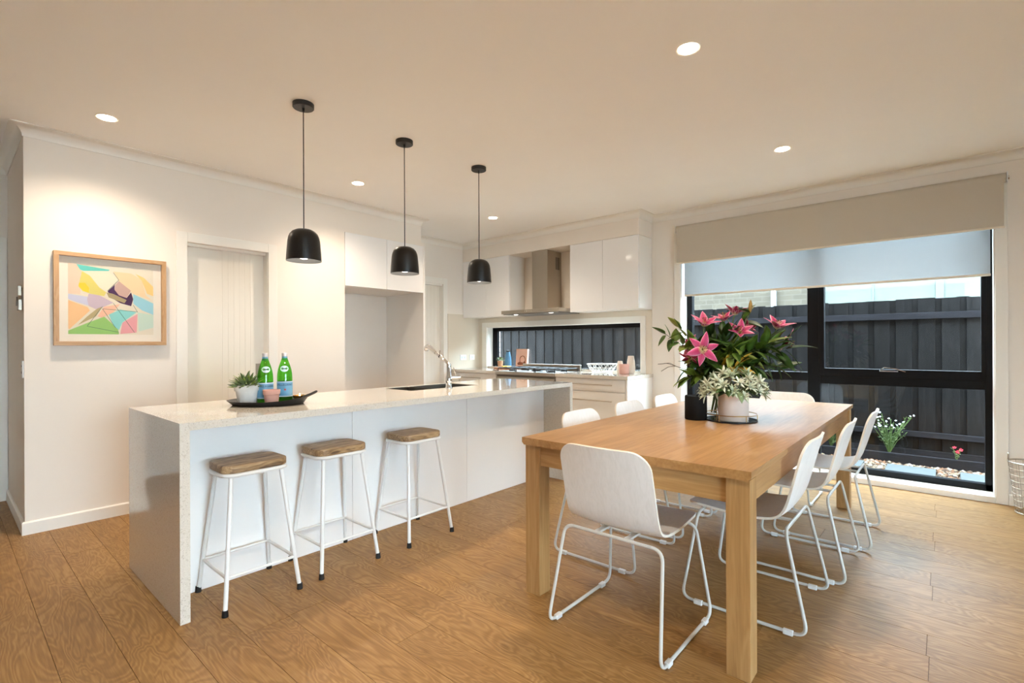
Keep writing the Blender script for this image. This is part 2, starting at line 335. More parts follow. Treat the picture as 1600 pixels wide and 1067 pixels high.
def sweep(path, prof, closed=False):
    """profile (d, z) carried along a plan path, d measured to the right of travel, mitred"""
    N = len(path); mb = MB(); P = [Vector((x, y)) for x, y in path]; offs = []
    for i in range(N):
        if closed or 0 < i < N - 1:
            a = (P[i] - P[i - 1]).normalized(); b = (P[(i + 1) % N] - P[i]).normalized()
        elif i == 0: a = b = (P[1] - P[0]).normalized()
        else: a = b = (P[i] - P[i - 1]).normalized()
        na, nb = Vector((a.y, -a.x)), Vector((b.y, -b.x)); k = 1 + na.dot(nb)
        offs.append((na + nb) / k)
    M = len(prof)
    for i in range(N):
        for d, z in prof: q = P[i] + offs[i] * d; mb.v.append((q.x, q.y, z))
    for i in range(N if closed else N - 1):
        j = (i + 1) % N
        for k in range(M): l = (k + 1) % M; mb.face([i * M + k, i * M + l, j * M + l, j * M + k])
    if not closed: mb.face([k for k in range(M)]); mb.face([(N - 1) * M + k for k in reversed(range(M))])
    return mb
def leafmesh(name, L, W, curl=0.15, cup=0.15, tip=1.0, ns=6):
    """leaf along +X from the origin, thin closed blade"""
    me = D.meshes.new(name); v = []; f = []; uvs = []
    for side, dz in ((0, 0.0), (1, -0.0012)):
        for i in range(ns + 1):
            t = i / ns; hw = W / 2 * (math.sin(PI * min(1, t ** (0.75 * tip))) ** 0.8 if 0 < t < 1 else 0.0) + 0.0008
            for q in (-1, 0, 1):
                v.append((L * t, hw * q, dz - curl * L * t * t + cup * hw * abs(q))); uvs.append((t, (q + 1) / 2))
    n1 = (ns + 1) * 3
    for i in range(ns):
        for q in (0, 1):
            a = i * 3 + q; f.append((a, a + 3, a + 4, a + 1)); f.append((n1 + a, n1 + a + 1, n1 + a + 4, n1 + a + 3))
        f.append((i * 3, n1 + i * 3, n1 + i * 3 + 3, i * 3 + 3)); f.append((i * 3 + 2, i * 3 + 5, n1 + i * 3 + 5, n1 + i * 3 + 2))
    me.from_pydata(v, [], f); me.shade_smooth()
    ul = me.uv_layers.new(name='UV')
    for lp in me.loops: ul.data[lp.index].uv = uvs[lp.vertex_index]
    return me
def place_leaf(name, me, parent, pos, direction, roll=0.0, scale=1.0, mat=None):
    o = D.objects.new(name, me); COL.objects.link(o)
    d = Vector(direction).normalized(); up = Vector((0, 0, 1)); sd = up.cross(d)
    if sd.length < 1e-3: sd = Vector((0, 1, 0))
    sd.normalize(); nz = d.cross(sd)
    mt = Matrix.Identity(3)
    for i in range(3): mt[i][0] = d[i]; mt[i][1] = sd[i]; mt[i][2] = nz[i]
    mt = mt @ Matrix.Rotation(roll, 3, 'X')
    o.matrix_local = Matrix.Translation(Vector(pos)) @ mt.to_4x4() @ Matrix.Scale(scale, 4)
    o.parent = parent
    if mat: o.material_slots[0].link = 'OBJECT'; o.material_slots[0].material = MATS[mat]
    return o
def spot(name, loc, watts, size, blend, parent, radius=0.04, col=LAMP_COL):
    l = D.lights.new(name, 'SPOT'); l.energy = watts; l.spot_size = math.radians(size); l.spot_blend = blend; l.shadow_soft_size = radius; l.color = col
    o = D.objects.new(name, l); COL.objects.link(o); o.location = loc; o.parent = parent; return o

# ------------------------------------------------------------------ setting: dimensions
XW, YA, YB, CEIL = 5.385, 4.60, 5.34, 2.71
XR = 0.373                                    # hall corner of the picture wall
X_BACK, Y_BACK, Y_HALL, X_HALL = -7.0, -3.5, 5.75, -0.9
WY0, WY1, WZ0, WZ1 = -0.295, 2.20, 0.048, 2.42      # big window opening
KY0, KY1, KZ0, KZ1 = 2.68, 5.164, 0.915, 1.505       # splash window opening
XO = XW + 0.26                                # outer face of window wall

# floor: slab plus real planks running along Y
fl = struct(MB().box(X_BACK - 0.1, XO, Y_BACK - 0.1, Y_HALL + 0.1, -0.12, -0.0065).build('floor', 'floorgap'))
fl['label'] = 'wide oak plank floor of the kitchen and dining room'
PW, PL = 0.19, 2.23
pm = MB().box(-PW / 2 + 0.0009, PW / 2 - 0.0009, -PL / 2 + 0.0009, PL / 2 - 0.0009, -0.006, 0).build('plank', 'floorwood', fl)
plank_me = pm.data; D.objects.remove(pm)
rest = MB()
def plank(row, y0, y1):
    x0 = 0.297 + row * PW; x1 = x0 + PW; y0 = max(y0, Y_BACK - 0.05); y1 = min(y1, Y_HALL + 0.05); x0 = max(x0, X_BACK - .05); x1 = min(x1, XW + 0.01)
    if y1 - y0 < 0.02 or x1 - x0 < 0.02: return
    vis = x1 > -0.2 and y1 > -0.75 and (x1 > 0.9 or y1 > 1.6)
    if vis:
        if abs(y1 - y0 - PL) < 1e-4 and abs(x1 - x0 - PW) < 1e-4:
            o = D.objects.new('plank', plank_me); COL.objects.link(o); o.parent = fl; o.location = ((x0 + x1) / 2, (y0 + y1) / 2, 0)
        else:
            hx, hy = (x1 - x0) / 2 - .0009, (y1 - y0) / 2 - .0009
            MB().box(-hx, hx, -hy, hy, -0.006, 0).build('plank', 'floorwood', fl, loc=((x0 + x1) / 2, (y0 + y1) / 2, 0))
    else: rest.box(x0 + .0009, x1 - .0009, y0 + .0009, y1 - .0009, -0.006, 0)
for row in range(-39, 28):
    off = 0.06 if row % 2 == 0 else 1.73
    if row % 4 >= 2: off += 0.55
    k = -6
    while off + k * PL < Y_HALL + 0.1:
        plank(row, off + k * PL, off + (k + 1) * PL); k += 1
ro = rest.build('plank_field', 'floorwood', fl); ro['kind'] = 'stuff'

struct(MB().box(X_BACK - 0.1, XO, Y_BACK - 0.1, Y_HALL + 0.1, CEIL, CEIL + 0.12).build('ceiling', 'ceiling'), 'smooth white ceiling with recessed downlights')
# picture wall with door opening, hall return
D1 = (1.315, 1.949, 2.082)
w = MB(); w.box(XR, D1[0], YA, YA + 0.22, 0, CEIL).box(D1[1], 2.71, YA, YA + 0.22, 0, CEIL).box(D1[0], D1[1], YA, YA + 0.22, D1[2], CEIL)
w.box(XR, XR + 0.10, YA + 0.22, Y_HALL, 0, CEIL).box(2.61, 2.71, YA + 0.22, YB, 0, CEIL)
struct(w.build('wall_left', 'wall'), 'cream painted wall that carries the framed picture')
w = MB().box(2.61, 3.84, YB, YB + 0.12, 0, CEIL).box(3.84, 4.658, YB, YB + 0.12, 2.10, CEIL).box(4.658, XW, YB, YB + 0.12, 0, CEIL)
w.box(2.71, 3.705, YA + 0.02, YB, 2.405, CEIL)              # bulkhead over the fridge cupboard
struct(w.build('wall_back', 'wall'), 'cream wall with the white door beside the kitchen corner')
w = MB()
for (y0, y1, z0, z1) in ((Y_BACK - .1, WY0, 0, CEIL), (WY0, WY1, WZ1, CEIL), (WY0, WY1, -.1, WZ0), (WY1, KY0, 0, CEIL), (KY0, KY1, 0, KZ0), (KY0, KY1, KZ1, CEIL), (KY1, YB + .12, 0, CEIL)):
    w.box(XW, XO, y0, y1, z0, z1)
struct(w.build('wall_front', 'wall'), 'cream wall holding the big garden window and the splashback window')
struct(MB().box(5.055, XW, 2.54, YB, 2.458, CEIL).build('trim_5', 'wall'), 'plastered bulkhead above the wall cupboards')
GX0, GX1, GZ1 = -1.0, 1.35, 2.3
struct(MB().box(X_BACK - .1, GX0, Y_BACK - .1, Y_BACK, 0, CEIL).box(GX1, XW, Y_BACK - .1, Y_BACK, 0, CEIL).box(GX0, GX1, Y_BACK - .1, Y_BACK, GZ1, CEIL).build('wall_right', 'wall'))
sd = sempty('door_4', 'wide black framed glass sliding door to the garden')
for k in range(2):
    a = GX0 + (GX1 - GX0) * k / 2; b = GX0 + (GX1 - GX0) * (k + 1) / 2
    MB().box(a, a + .06, Y_BACK - .08, Y_BACK - .03, 0, GZ1).box(b - .06, b, Y_BACK - .08, Y_BACK - .03, 0, GZ1).box(a + .06, b - .06, Y_BACK - .08, Y_BACK - .03, 0, .08).box(a + .06, b - .06, Y_BACK - .08, Y_BACK - .03, GZ1 - .08, GZ1).build('sash', 'frameblack', sd)
    MB().box(a + .055, b - .055, Y_BACK - .058, Y_BACK - .052, .075, GZ1 - .075).build('pane', 'glass', sd)
struct(MB().box(X_BACK - .1, X_BACK, Y_BACK, YA + .12, 0, CEIL).build('wall_rear', 'wall'))
w = MB().box(X_BACK, X_HALL, YA, YA + .12, 0, CEIL).box(X_HALL - .1, X_HALL, YA + .12, Y_HALL, 0, CEIL)
w.box(X_HALL - .1, -0.62, Y_HALL, Y_HALL + .12, 0, CEIL).box(-0.62, 0.30, Y_HALL, Y_HALL + .12, 2.06, CEIL).box(0.30, XR + .1, Y_HALL, Y_HALL + .12, 0, CEIL)
struct(w.build('wall_hall', 'wall'), 'cream walls of the short hall with a sliding door')
# cove cornice all round
cv = [(0, CEIL - 0.072)] + [(0.006 + 0.066 * (1 - math.cos(a)), CEIL - 0.072 + 0.066 * math.sin(a)) for a in [PI / 2 * k / 6 for k in range(7)]] + [(0.072, CEIL - 0.0005), (0, CEIL - 0.0005)]
path = [(X_HALL, Y_HALL), (XR, Y_HALL), (XR, YA), (2.71, YA), (2.71, YA + .02), (3.705, YA + .02), (3.705, YB), (5.055, YB), (5.055, 2.54), (XW, 2.54), (XW, Y_BACK), (X_BACK, Y_BACK), (X_BACK, YA), (X_HALL, YA)]
struct(sweep(path, cv, True).build('trim_1', 'trim', smooth='auto'), 'white cove cornice between walls and ceiling')
bb = [(0, 0.0), (0.015, 0.0), (0.015, 0.078), (0.008, 0.086), (0, 0.086)]
struct(sweep([(XR, Y_HALL), (XR, YA), (1.237, YA)], bb).build('baseboard_left', 'trim'), 'white skirting board under the framed picture')
struct(sweep([(2.035, YA), (2.71, YA)], bb).build('baseboard_middle', 'trim'))
struct(sweep([(XW, 2.535), (XW, 2.275)], bb).build('baseboard_front', 'trim'))
struct(sweep([(XW, -0.368), (XW, Y_BACK), (GX1, Y_BACK)], bb).build('baseboard_right', 'trim'))
# door architraves
def arch_y(name, x0, x1, zt, y, wd, lab):
    m = MB().box(x0 - wd, x0, y - .014, y, 0, zt + wd).box(x1, x1 + wd, y - .014, y, 0, zt + wd).box(x0, x1, y - .014, y, zt, zt + wd)
    return struct(m.build(name, 'trim', bevel=.003), lab)
arch_y('trim_2', D1[0], D1[1], D1[2], YA, .078, 'white architrave around the door beside the picture')
arch_y('trim_3', 3.84, 4.658, 2.10, YB, .085, 'white architrave around the door by the kitchen corner')
arch_y('trim_4', -0.62, 0.30, 2.06, Y_HALL, .07, 'white architrave around the hall door')
def grooved_door(name, x0, x1, zt, y, label, gx0, gx1, n):
    d = sempty(name, label); g = 0.003
    # jamb lining and head
    j = MB().box(x0 - .002, x0 + .004, y - .08, y + .04, 0, zt).box(x1 - .004, x1 + .002, y - .08, y + .04, 0, zt).box(x0, x1, y - .05, y + .04, zt - .022, zt)
    j.build('door_jamb', 'trim', d)
    xs = [x0 + .004] + [gx0 + (gx1 - gx0) * k / n for k in range(n + 1)] + [x1 - .004]
    for a, b in zip(xs[:-1], xs[1:]):
        MB().box(a + g / 2, b - g / 2, y, y + .034, 0.006, zt - .022).build('panel', 'doorpaint', d, bevel=.001)
    MB().box(x0 + .004, x1 - .004, y + .0015, y + .030, 0.006, zt - .022).build('door_core', 'doorpaint', d)
    return d
d1 = grooved_door('door_1', D1[0], D1[1], D1[2], YA + .085, 'white grooved sliding door between picture and fridge alcove', 1.60, 1.83, 5)
hm = MB().box(1.875, 1.915, YA + .079, YA + .086, .955, 1.085).box(1.883, 1.907, YA + .0775, YA + .079, .985, 1.055)
hm.build('door_pull', 'nickel', d1, bevel=.002)
d2 = grooved_door('door_2', 3.84, 4.658, 2.10, YB + .05, 'white grooved door beside the kitchen corner', 4.05, 4.61, 9)
d3 = sempty('door_3', 'plain white sliding door at the end of the hall')
MB().box(-0.62, 0.30, Y_HALL + .03, Y_HALL + .065, .004, 2.06).build('door_leaf', 'doorpaint', d3)
MB().box(0.285, 0.30, Y_HALL + .0, Y_HALL + .03, 0, 2.06).build('door_jamb', 'trim', d3)
pl = MB().box(0.215, 0.27, Y_HALL + .022, Y_HALL + .031, .93, 1.075).build('door_pull', 'nickel', d3, bevel=.002)
MB().box(0.226, 0.259, Y_HALL + .0205, Y_HALL + .0225, .95, 1.055).build('recess', 'steeldark', pl)
# big window ---------------------------------------------------------------
XF = 5.545
wn = sempty('window_1', 'big black framed window with four panes looking onto the dark fence')
MB().box(XF, XF + .07, WY0, WY0 + .05, WZ0, WZ1).box(XF, XF + .07, WY1 - .062, WY1, WZ0, WZ1).box(XF, XF + .07, WY0, WY1, WZ0, WZ0 + .055).box(XF, XF + .07, WY0, WY1, WZ1 - .05, WZ1).build('window_frame', 'frameblack', wn, bevel=.002)
MB().box(XF - .004, XF + .07, .903, 1.008, WZ0 + .055, WZ1 - .05).build('mullion', 'frameblack', wn, bevel=.002)
MB().box(XF - .002, XF + .07, 1.008, WY1 - .062, .886, .968).build('transom', 'frameblack', wn, bevel=.002)
MB().box(XF - .002, XF + .07, WY0 + .05, .903, .864, .945).build('transom', 'frameblack', wn, bevel=.002)
# opening sash in the right upper light
sa = MB().box(XF - .008, XF + .05, WY0 + .04, WY0 + .072, .935, WZ1 - .04).box(XF - .008, XF + .05, .867, .915, .935, WZ1 - .04).box(XF - .008, XF + .05, WY0 + .07, .87, .935, 1.012).box(XF - .008, XF + .05, WY0 + .07, .87, WZ1 - .09, WZ1 - .04).build('sash', 'frameblack', wn, bevel=.003)
wh = MB().tube(fillet([(XF - .012, .44, 1.0), (XF - .03, .41, 1.03), (XF - .03, .33, 1.02), (XF - .02, .26, .995)], .02), .0038, 8).box(XF - .016, XF - .007, .31, .44, .992, 1.002)
wh.build('window_winder', 'chrome', sa, smooth='auto')
for y0, y1, z0, z1 in ((.915, WY0 + .07, 1.012, WZ1 - .09), (1.008, WY1 - .062, .968, WZ1 - .05), (WY0 + .05, .903, WZ0 + .055, .864), (1.008, WY1 - .062, WZ0 + .055, .886)):
    MB().box(XF + .03, XF + .036, min(y0, y1) - .005, max(y0, y1) + .005, z0 - .005, z1 + .005).build('pane', 'glass', wn)
MB().box(XW - .004, XF, WY0 - .001, WY0 + .006, WZ0, WZ1).box(XW - .004, XF, WY1 - .004, WY1 + .001, WZ0, WZ1).box(XW - .004, XF, WY0, WY1, WZ0 - .02, WZ0 + .002).box(XW - .004, XF, WY0, WY1, WZ1 - .004, WZ1 + .001).build('window_reveal', 'trim', wn)
MB().box(XW - .016, XW, WY0 - .072, WY0, 0, WZ1 + .07).box(XW - .016, XW, WY1, WY1 + .072, 0, WZ1 + .07).box(XW - .016, XW, WY0, WY1, 0, WZ0).box(XW - .016, XW, WY0, WY1, WZ1, WZ1 + .07).build('window_casing', 'trim', wn, bevel=.003)
# splash window -------------------------------------------------------------
XK = 5.50
kw = sempty('window_2', 'long low black framed window behind the cooker')
MB().box(XK, XK + .05, KY0, KY0 + .012, KZ0, KZ1).box(XK, XK + .05, KY1 - .10, KY1, KZ0, KZ1).box(XK, XK + .05, KY0, KY1, KZ0, KZ0 + .02).box(XK, XK + .05, KY0, KY1, KZ1 - .058, KZ1).build('window_frame', 'frameblack', kw, bevel=.002)
MB().box(XK + .02, XK + .026, KY0 + .01, KY1 - .09, KZ0 + .015, KZ1 - .05).build('pane', 'glass', kw)
MB().box(XW - .004, XK, KY0 - .001, KY0 + .006, KZ0, KZ1).box(XW - .004, XK, KY1 - .004, KY1 + .001, KZ0, KZ1).box(XW - .004, XK, KY0, KY1, KZ1 - .005, KZ1 + .001).build('window_reveal', 'trim', kw)
MB().box(XW - .02, XW, KY0 - .064, KY0, .905, KZ1 + .07).box(XW - .02, XW, KY1, KY1 + .09, .905, KZ1 + .07).box(XW - .02, XW, KY0, KY1, KZ1, KZ1 + .07).build('window_casing', 'trim', kw, bevel=.003)
MB().box(XW - .001, XK, KY0 + .007, KY1 - .005, KZ0 - .03, .928).build('window_sill', 'stone', kw)
# splashback sheets
sp = MB().box(XW - .008, XW, 2.54, KY0 - .064, .905, 1.64).box(XW - .008, XW, KY1 + .09, YB, .905, 1.64).box(XW - .008, XW, KY0 - .064, KY1 + .09, KZ1 + .07, 1.64)
struct(sp.build('trim_6', 'splash'), 'glossy beige splashback around the low kitchen window')
struct(MB().box(4.755, XW - .009, YB - .008, YB, .905, 1.69).build('trim_7', 'splash'), 'glossy beige splashback with sockets on the wall beside the door')
# ------------------------------------------------------------------ downlights (fittings with their own lamps)
def downlight(x, y, label, group=None):
    t = thing('downlight', label, 'downlight', (x, y, CEIL), 0, group)
    MB().lathe([(.047, -.001), (.058, -.004), (.060, -.0005), (.047, -.0002)], 28, closed=True).build('trim_ring', 'trim', t, smooth='auto')
    MB().lathe([(.047, -.003), (.001, -.0032), (.001, -.0012), (.047, -.0010)], 28, closed=True).build('lens', 'glow', t)
    spot('downlight_lamp', (0, 0, -.012), DOWN_W, 138, 1.0, t, .05)
    return t
downlight(2.442, .956, 'round recessed downlight over the table end away from the window')
downlight(4.17, .918, 'round recessed downlight over the table end near the big window')
downlight(.713, 4.05, 'round recessed downlight in front of the framed picture')
downlight(2.494, 4.0, 'round recessed downlight in front of the fridge alcove')
downlight(4.198, 3.93, 'round recessed downlight in front of the cooker')
for x, y in ((.713, .94), (-1.05, .94)):
    downlight(x, y, 'round recessed downlight over the open floor ' + ('before the island end' if x > 0 else 'toward the living area'))

# ------------------------------------------------------------------ fridge alcove cupboard
t = thing('fridge_cupboard', 'white two door cupboard above the empty fridge alcove', 'cupboard')
MB().box(2.715, 3.718, YA + .02, YB - .02, 1.86, 2.40).build('body', 'semi', t)
MB().box(2.715, 3.215, YA - .001, YA + .019, 1.855, 2.40).build('door', 'gloss', t, bevel=.002)
MB().box(3.219, 3.718, YA - .001, YA + .019, 1.855, 2.40).build('door', 'gloss', t, bevel=.002)
tag(MB().box(3.72, 3.745, YA - .001, YB - .001, .001, 2.403).build('end_panel', 'semi', bevel=.002), 'tall white end panel on the right of the fridge alcove', 'panel')
# ------------------------------------------------------------------ wall cupboards
def wall_unit(y0, y1, label, mid):
    t = thing('wall_cupboard', label, 'cupboard')
    MB().box(5.076, XW - .001, y0, y1, 1.645, 2.455).build('body', 'semi', t)
    for a, b in ((y0, mid), (mid, y1)):
        MB().box(5.055, 5.074, a + .0015, b - .0015, 1.64, 2.455).build('door', 'gloss', t, bevel=.002)
wall_unit(2.54, 3.449, 'glossy white two door wall cupboard at the dining end of the kitchen', 2.993)
wall_unit(4.436, YB - .002, 'glossy white two door wall cupboard in the kitchen corner', 4.872)
# ------------------------------------------------------------------ range hood
t = thing('range_hood', 'stainless steel chimney hood between the wall cupboards', 'range hood')
MB().box(4.86, 5.37, 3.48, 4.405, 1.645, 1.69).build('canopy', 'steel', t, bevel=.003)
MB().box(4.88, 5.34, 3.50, 4.385, 1.637, 1.646).build('filter', 'steeldark', t)
ch = MB().box(5.08, XW - .001, 3.81, 4.06, 1.69, 2.454).build('chimney', 'steel', t, bevel=.003)
for k in range(5): MB().box(5.26 + k * .018, 5.268 + k * .018, 3.8085, 3.8105, 2.22, 2.38).build('vent_slot', 'castiron', ch)
for k in range(4): MB().lathe([(.006, 0), (.006, .003)], 10).build('button', 'chrome', t, loc=(4.858, 3.90 + k * .035, 1.668)).rotation_euler = (0, PI / 2, 0)
for y in (3.65, 4.22):
    MB().lathe([(.028, -.004), (.028, 0)], 18).build('hood_light', 'glowsoft', t, loc=(4.94, y, 1.640))
    spot('hood_lamp', (4.94, y, 1.63), 5, 110, .6, t, .02)
# ------------------------------------------------------------------ base units
def base_unit(y0, y1, label, side, hy):
    t = thing('base_cabinet', label, 'cabinet')
    MB().box(4.812, XW - .001, y0 + (.021 if side is not None else 0), y1, .10, .864).build('body', 'semi', t)
    MB().box(4.86, XW - .001, y0 + .022, y1 - .002, .001, .099).build('kickboard', 'semi', t)
    if side is not None: MB().box(4.79, XW - .001, side, side + .02, .001, .865).build('side_panel', 'gloss', t)
    a = y0 + (.024 if side is not None else .0)
    for z0, z1, hz in ((.724, .862, .80), (.42, .720, .625), (.105, .416, .33)):
        d = MB().box(4.79, 4.81, a + .002, y1 - .002, z0, z1).build('drawer', 'semi', t, bevel=.002)
        MB().tube([(4.770, hy[0], hz), (4.770, hy[1], hz)], .006, 8).tube([(4.77, hy[0] + .03, hz), (4.792, hy[0] + .03, hz)], .004, 6).tube([(4.77, hy[1] - .03, hz), (4.792, hy[1] - .03, hz)], .004, 6).build('handle', 'nickel', d, smooth='auto')
base_unit(2.54, 3.478, 'white drawer unit with bar handles at the dining end of the kitchen', 2.54, (2.717, 3.30))
base_unit(4.432, YB - .002, 'white drawer unit with bar handle in the kitchen corner', None, (4.705, 5.105))
tag(MB().box(4.77, XW - .001, 2.528, 3.478, .866, .905).build('worktop', 'stone', bevel=.002), 'pale stone worktop right of the cooker with white vases', 'worktop')
tag(MB().box(4.77, XW - .001, 4.432, YB - .009, .866, .905).build('worktop', 'stone', bevel=.002), 'pale stone worktop left of the cooker with the chopping board', 'worktop')
# ------------------------------------------------------------------ cooker
t = thing('cooker', 'freestanding stainless steel gas cooker under the hood', 'cooker')
MB().box(4.80, 5.36, 3.482, 4.428, .06, .86).build('body', 'steeldark', t)
MB().box(4.775, 4.80, 3.484, 4.426, .14, .70).build('oven_door', 'steel', t, bevel=.003)
MB().tube([(4.74, 3.55, .66), (4.74, 4.36, .66)], .011, 10).box(4.742, 4.778, 3.58, 3.60, .652, .668).box(4.742, 4.778, 4.31, 4.33, .652, .668).build('oven_handle', 'steel', t, smooth='auto')
MB().box(4.775, 4.80, 3.484, 4.426, .72, .835).build('control_panel', 'steel', t, bevel=.003)
for k in range(7): MB().lathe([(.021, 0), (.019, .03)], 16).build('knob', 'black', t, loc=(4.774, 3.60 + k * .118, .775)).rotation_euler = (0, -PI / 2, 0)
MB().box(4.765, 5.36, 3.480, 4.430, .862, .906).build('hob_plate', 'steeldark', t, bevel=.003)
MB().box(4.762, 4.766, 3.482, 4.428, .866, .904).build('hob_lip', 'steel', t)
MB().box(5.325, 5.358, 3.482, 4.428, .906, .985).build('backguard', 'steel', t, bevel=.003)
for i, (x, y, r) in enumerate(((4.92, 3.64, .045), (5.19, 3.64, .035), (4.92, 4.27, .035), (5.19, 4.27, .045), (5.05, 3.955, .06))):
    b = MB().lathe([(r * 1.25, 0), (r * 1.2, .010), (r, .014), (r, .022), (0.004, .026)], 20).build('burner', 'castiron', t, loc=(x, y, .906), smooth='auto')
for y0, y1 in ((3.50, 3.79), (3.81, 4.10), (4.12, 4.41)):
    g = MB(); z = .945
    g.tube(fillet([(4.80, y0, z), (5.30, y0, z), (5.30, y1, z), (4.80, y1, z)], .03, closed=True), .006, 6, closed=True)
    g.tube([(5.05, y0, z), (5.05, y1, z)], .006, 6).tube([(4.80, (y0 + y1) / 2, z), (5.30, (y0 + y1) / 2, z)], .006, 6)
    for x in (4.80, 5.05, 5.30):
        for y in (y0, y1): g.tube([(x, y, .906), (x, y, z)], .006, 6)
    for x in (4.90, 5.20): g.tube([(x, y0, z), (x, y0 + .08, z + .004)], .005, 6).tube([(x, y1, z), (x, y1 - .08, z + .004)], .005, 6)
    g.build('trivet', 'castiron', t, smooth='auto')
# sockets on the side splashback
def plate(x0, x1, z0, z1, label, two):
    t = thing('wall_socket', label, 'socket')
    MB().box(x0, x1, YB - .017, YB - .008, z0, z1).build('plate', 'switch', t, bevel=.002)
    for k in range(2 if two else 1):
        cxk = x0 + (x1 - x0) * (0.5 if not two else (0.28 + .44 * k))
        MB().box(cxk - .009, cxk + .009, YB - .0195, YB - .016, (z0 + z1) / 2 - .014, (z0 + z1) / 2 + .014).build('rocker', 'labelpale', t, bevel=.001)
plate(4.985, 5.105, 1.025, 1.10, 'white double wall socket on the side splashback', True)
plate(5.175, 5.275, 1.025, 1.10, 'white single wall socket nearest the kitchen corner', False)

# ------------------------------------------------------------------ island bench
IX0, IX1, IY0, IY1, IZ = .703, 3.80, 2.57, 3.47, .90
S = (2.345, 3.05, 3.045, 3.40)                       # sink cut-out
t = thing('island_bench', 'long kitchen island with pale stone waterfall ends and glossy white panels', 'kitchen island')
b = MB().box(IX0, S[0], IY0, IY1, IZ - .036, IZ).box(S[1], IX1, IY0, IY1, IZ - .036, IZ).box(S[0], S[1], IY0, S[2], IZ - .036, IZ).box(S[0], S[1], S[3], IY1, IZ - .036, IZ)
b.build('benchtop', 'stone', t)
MB().box(IX0, IX0 + .04, IY0, IY1, .001, IZ - .036).build('waterfall_end', 'stone', t)
MB().box(IX1 - .04, IX1, IY0, IY1, .001, IZ - .036).build('waterfall_end', 'stone', t)
MB().box(IX0 + .04, S[0] - .03, 2.888, IY1 - .02, .001, IZ - .036).box(S[1] + .03, IX1 - .04, 2.888, IY1 - .02, .001, IZ - .036).box(S[0] - .03, S[1] + .03, 2.888, IY1 - .02, .001, .62).box(S[0] - .03, S[1] + .03, 2.888, 2.93, .62, IZ - .036).build('carcass', 'semi', t)
for a, c in ((IX0 + .04, 1.739), (1.739, 2.752), (2.752, IX1 - .04)):
    MB().box(a + .001, c - .001, 2.868, 2.887, .001, IZ - .037).build('front_panel', 'gloss', t, bevel=.0015)
# sink: two bowls below the cut-out
t = thing('sink', 'undermounted stainless steel double sink in the island top', 'sink')
def bowl(x0, x1, y0, y1, zt, dp):
    k = .004
    return MB().box(x0, x1, y0, y1, zt - dp - k, zt - dp).box(x0 - k, x0, y0 - k, y1 + k, zt - dp - k, zt).box(x1, x1 + k, y0 - k, y1 + k, zt - dp - k, zt).box(x0, x1, y0 - k, y0, zt - dp - k, zt).box(x0, x1, y1, y1 + k, zt - dp - k, zt)
for x0, x1 in ((S[0], 2.575), (2.60, S[1])):
    q = bowl(x0 + .004, x1 - .004, S[2] + .004, S[3] - .004, IZ - .003, .20).build('bowl', 'sinksteel', t)
    MB().lathe([(.04, 0), (.04, .004), (.025, .002)], 18).build('drain', 'chrome', q, loc=((x0 + x1) / 2, (S[2] + S[3]) / 2, IZ - .203))
# tap
t = thing('kitchen_tap', 'chrome kitchen mixer tap with angled pull-out spout beside the sink', 'tap', (2.685, 3.005, IZ))
MB().lathe([(.029, 0), (.029, .006), (.025, .012), (.023, .05), (.026, .06)], 20).build('base', 'chrome', t, smooth='auto')
MB().lathe([(.026, .058), (.027, .085), (.020, .10), (.0195, .18), (.017, .195)], 20).build('body', 'chrome', t, smooth='auto')
sp_ = MB().tube([(0, 0, .185), (0, .02, .205), (0, .09, .245), (0, .155, .282)], .0135, 12).build('spout', 'chrome', t, smooth='auto')
MB().tube([(0, .10, .251), (0, .106, .2545)], .0155, 12).build('collar', 'castiron', sp_)
MB().tube([(0, .11, .275), (0, .104, .302)], .006, 8).build('button', 'nickel', sp_)
MB().tube([(0, .155, .282), (0, .235, .328), (0, .262, .338), (0, .280, .325), (0, .286, .300)], .0165, 14, r1=.021).build('spray_head', 'chrome', t, smooth='auto')
hb = MB().tube([(.0, -.0, .085), (.078, -.052, .088)], .0135, 12).build('handle_hub', 'chrome', t, smooth='auto')
MB().tube(fillet([(.05, -.034, .098), (.040, -.026, .135), (.03, -.02, .165)], .02), .0045, 8).tube(fillet([(.058, -.04, .095), (.075, -.05, .075), (.062, -.05, .052)], .02), .004, 8).build('lever', 'chrome', hb, smooth='auto')

# ------------------------------------------------------------------ pendants
def pendant(x, y, label):
    t = thing('pendant_lamp', label, 'pendant lamp', (x, y, CEIL), 0, None)
    MB().lathe([(.058, -.028), (.061, -.025), (.061, -.0005), (.02, -.0004)], 32).build('ceiling_rose', 'black', t, smooth='auto')
    MB().lathe([(.006, -.05), (.008, -.028)], 10).tube([(0, 0, -.04), (0, 0, -.765)], .0032, 8).build('cord', 'black', t)
    zb = 1.757 - CEIL
    out = [(.1005, 0), (.1005, .004), (.098, .05), (.092, .12), (.088, .142), (.080, .162), (.066, .178), (.045, .189), (.02, .1945), (.008, .196)]
    inn = [(.006, .190), (.043, .184), (.062, .172), (.075, .157), (.083, .138), (.088, .11), (.0945, .05), (.098, .003)]
    MB().lathe([(r, z + zb) for r, z in out], 40, caps=False).build('shade', 'shadeblack', t, smooth='auto')
    MB().lathe([(r, z + zb) for r, z in inn] + [(.1005, zb)], 40, caps=False).build('shade_lining', 'lining', t, smooth='auto')
    MB().lathe([(.02, .12), (.032, .10), (.038, .065), (.034, .03), (.02, .014), (.002, .010)][::-1], 20, (0, 0, zb)).build('bulb', 'glowsoft', t, smooth='auto')
    spot('pendant_lamp_light', (0, 0, zb + .006), PEND_W, 105, .6, t, .035)
pendant(1.455, 2.93, 'black dome pendant lamp hanging above the drinks tray end of the island')
pendant(2.195, 2.92, 'black dome pendant lamp, middle of the three above the island')
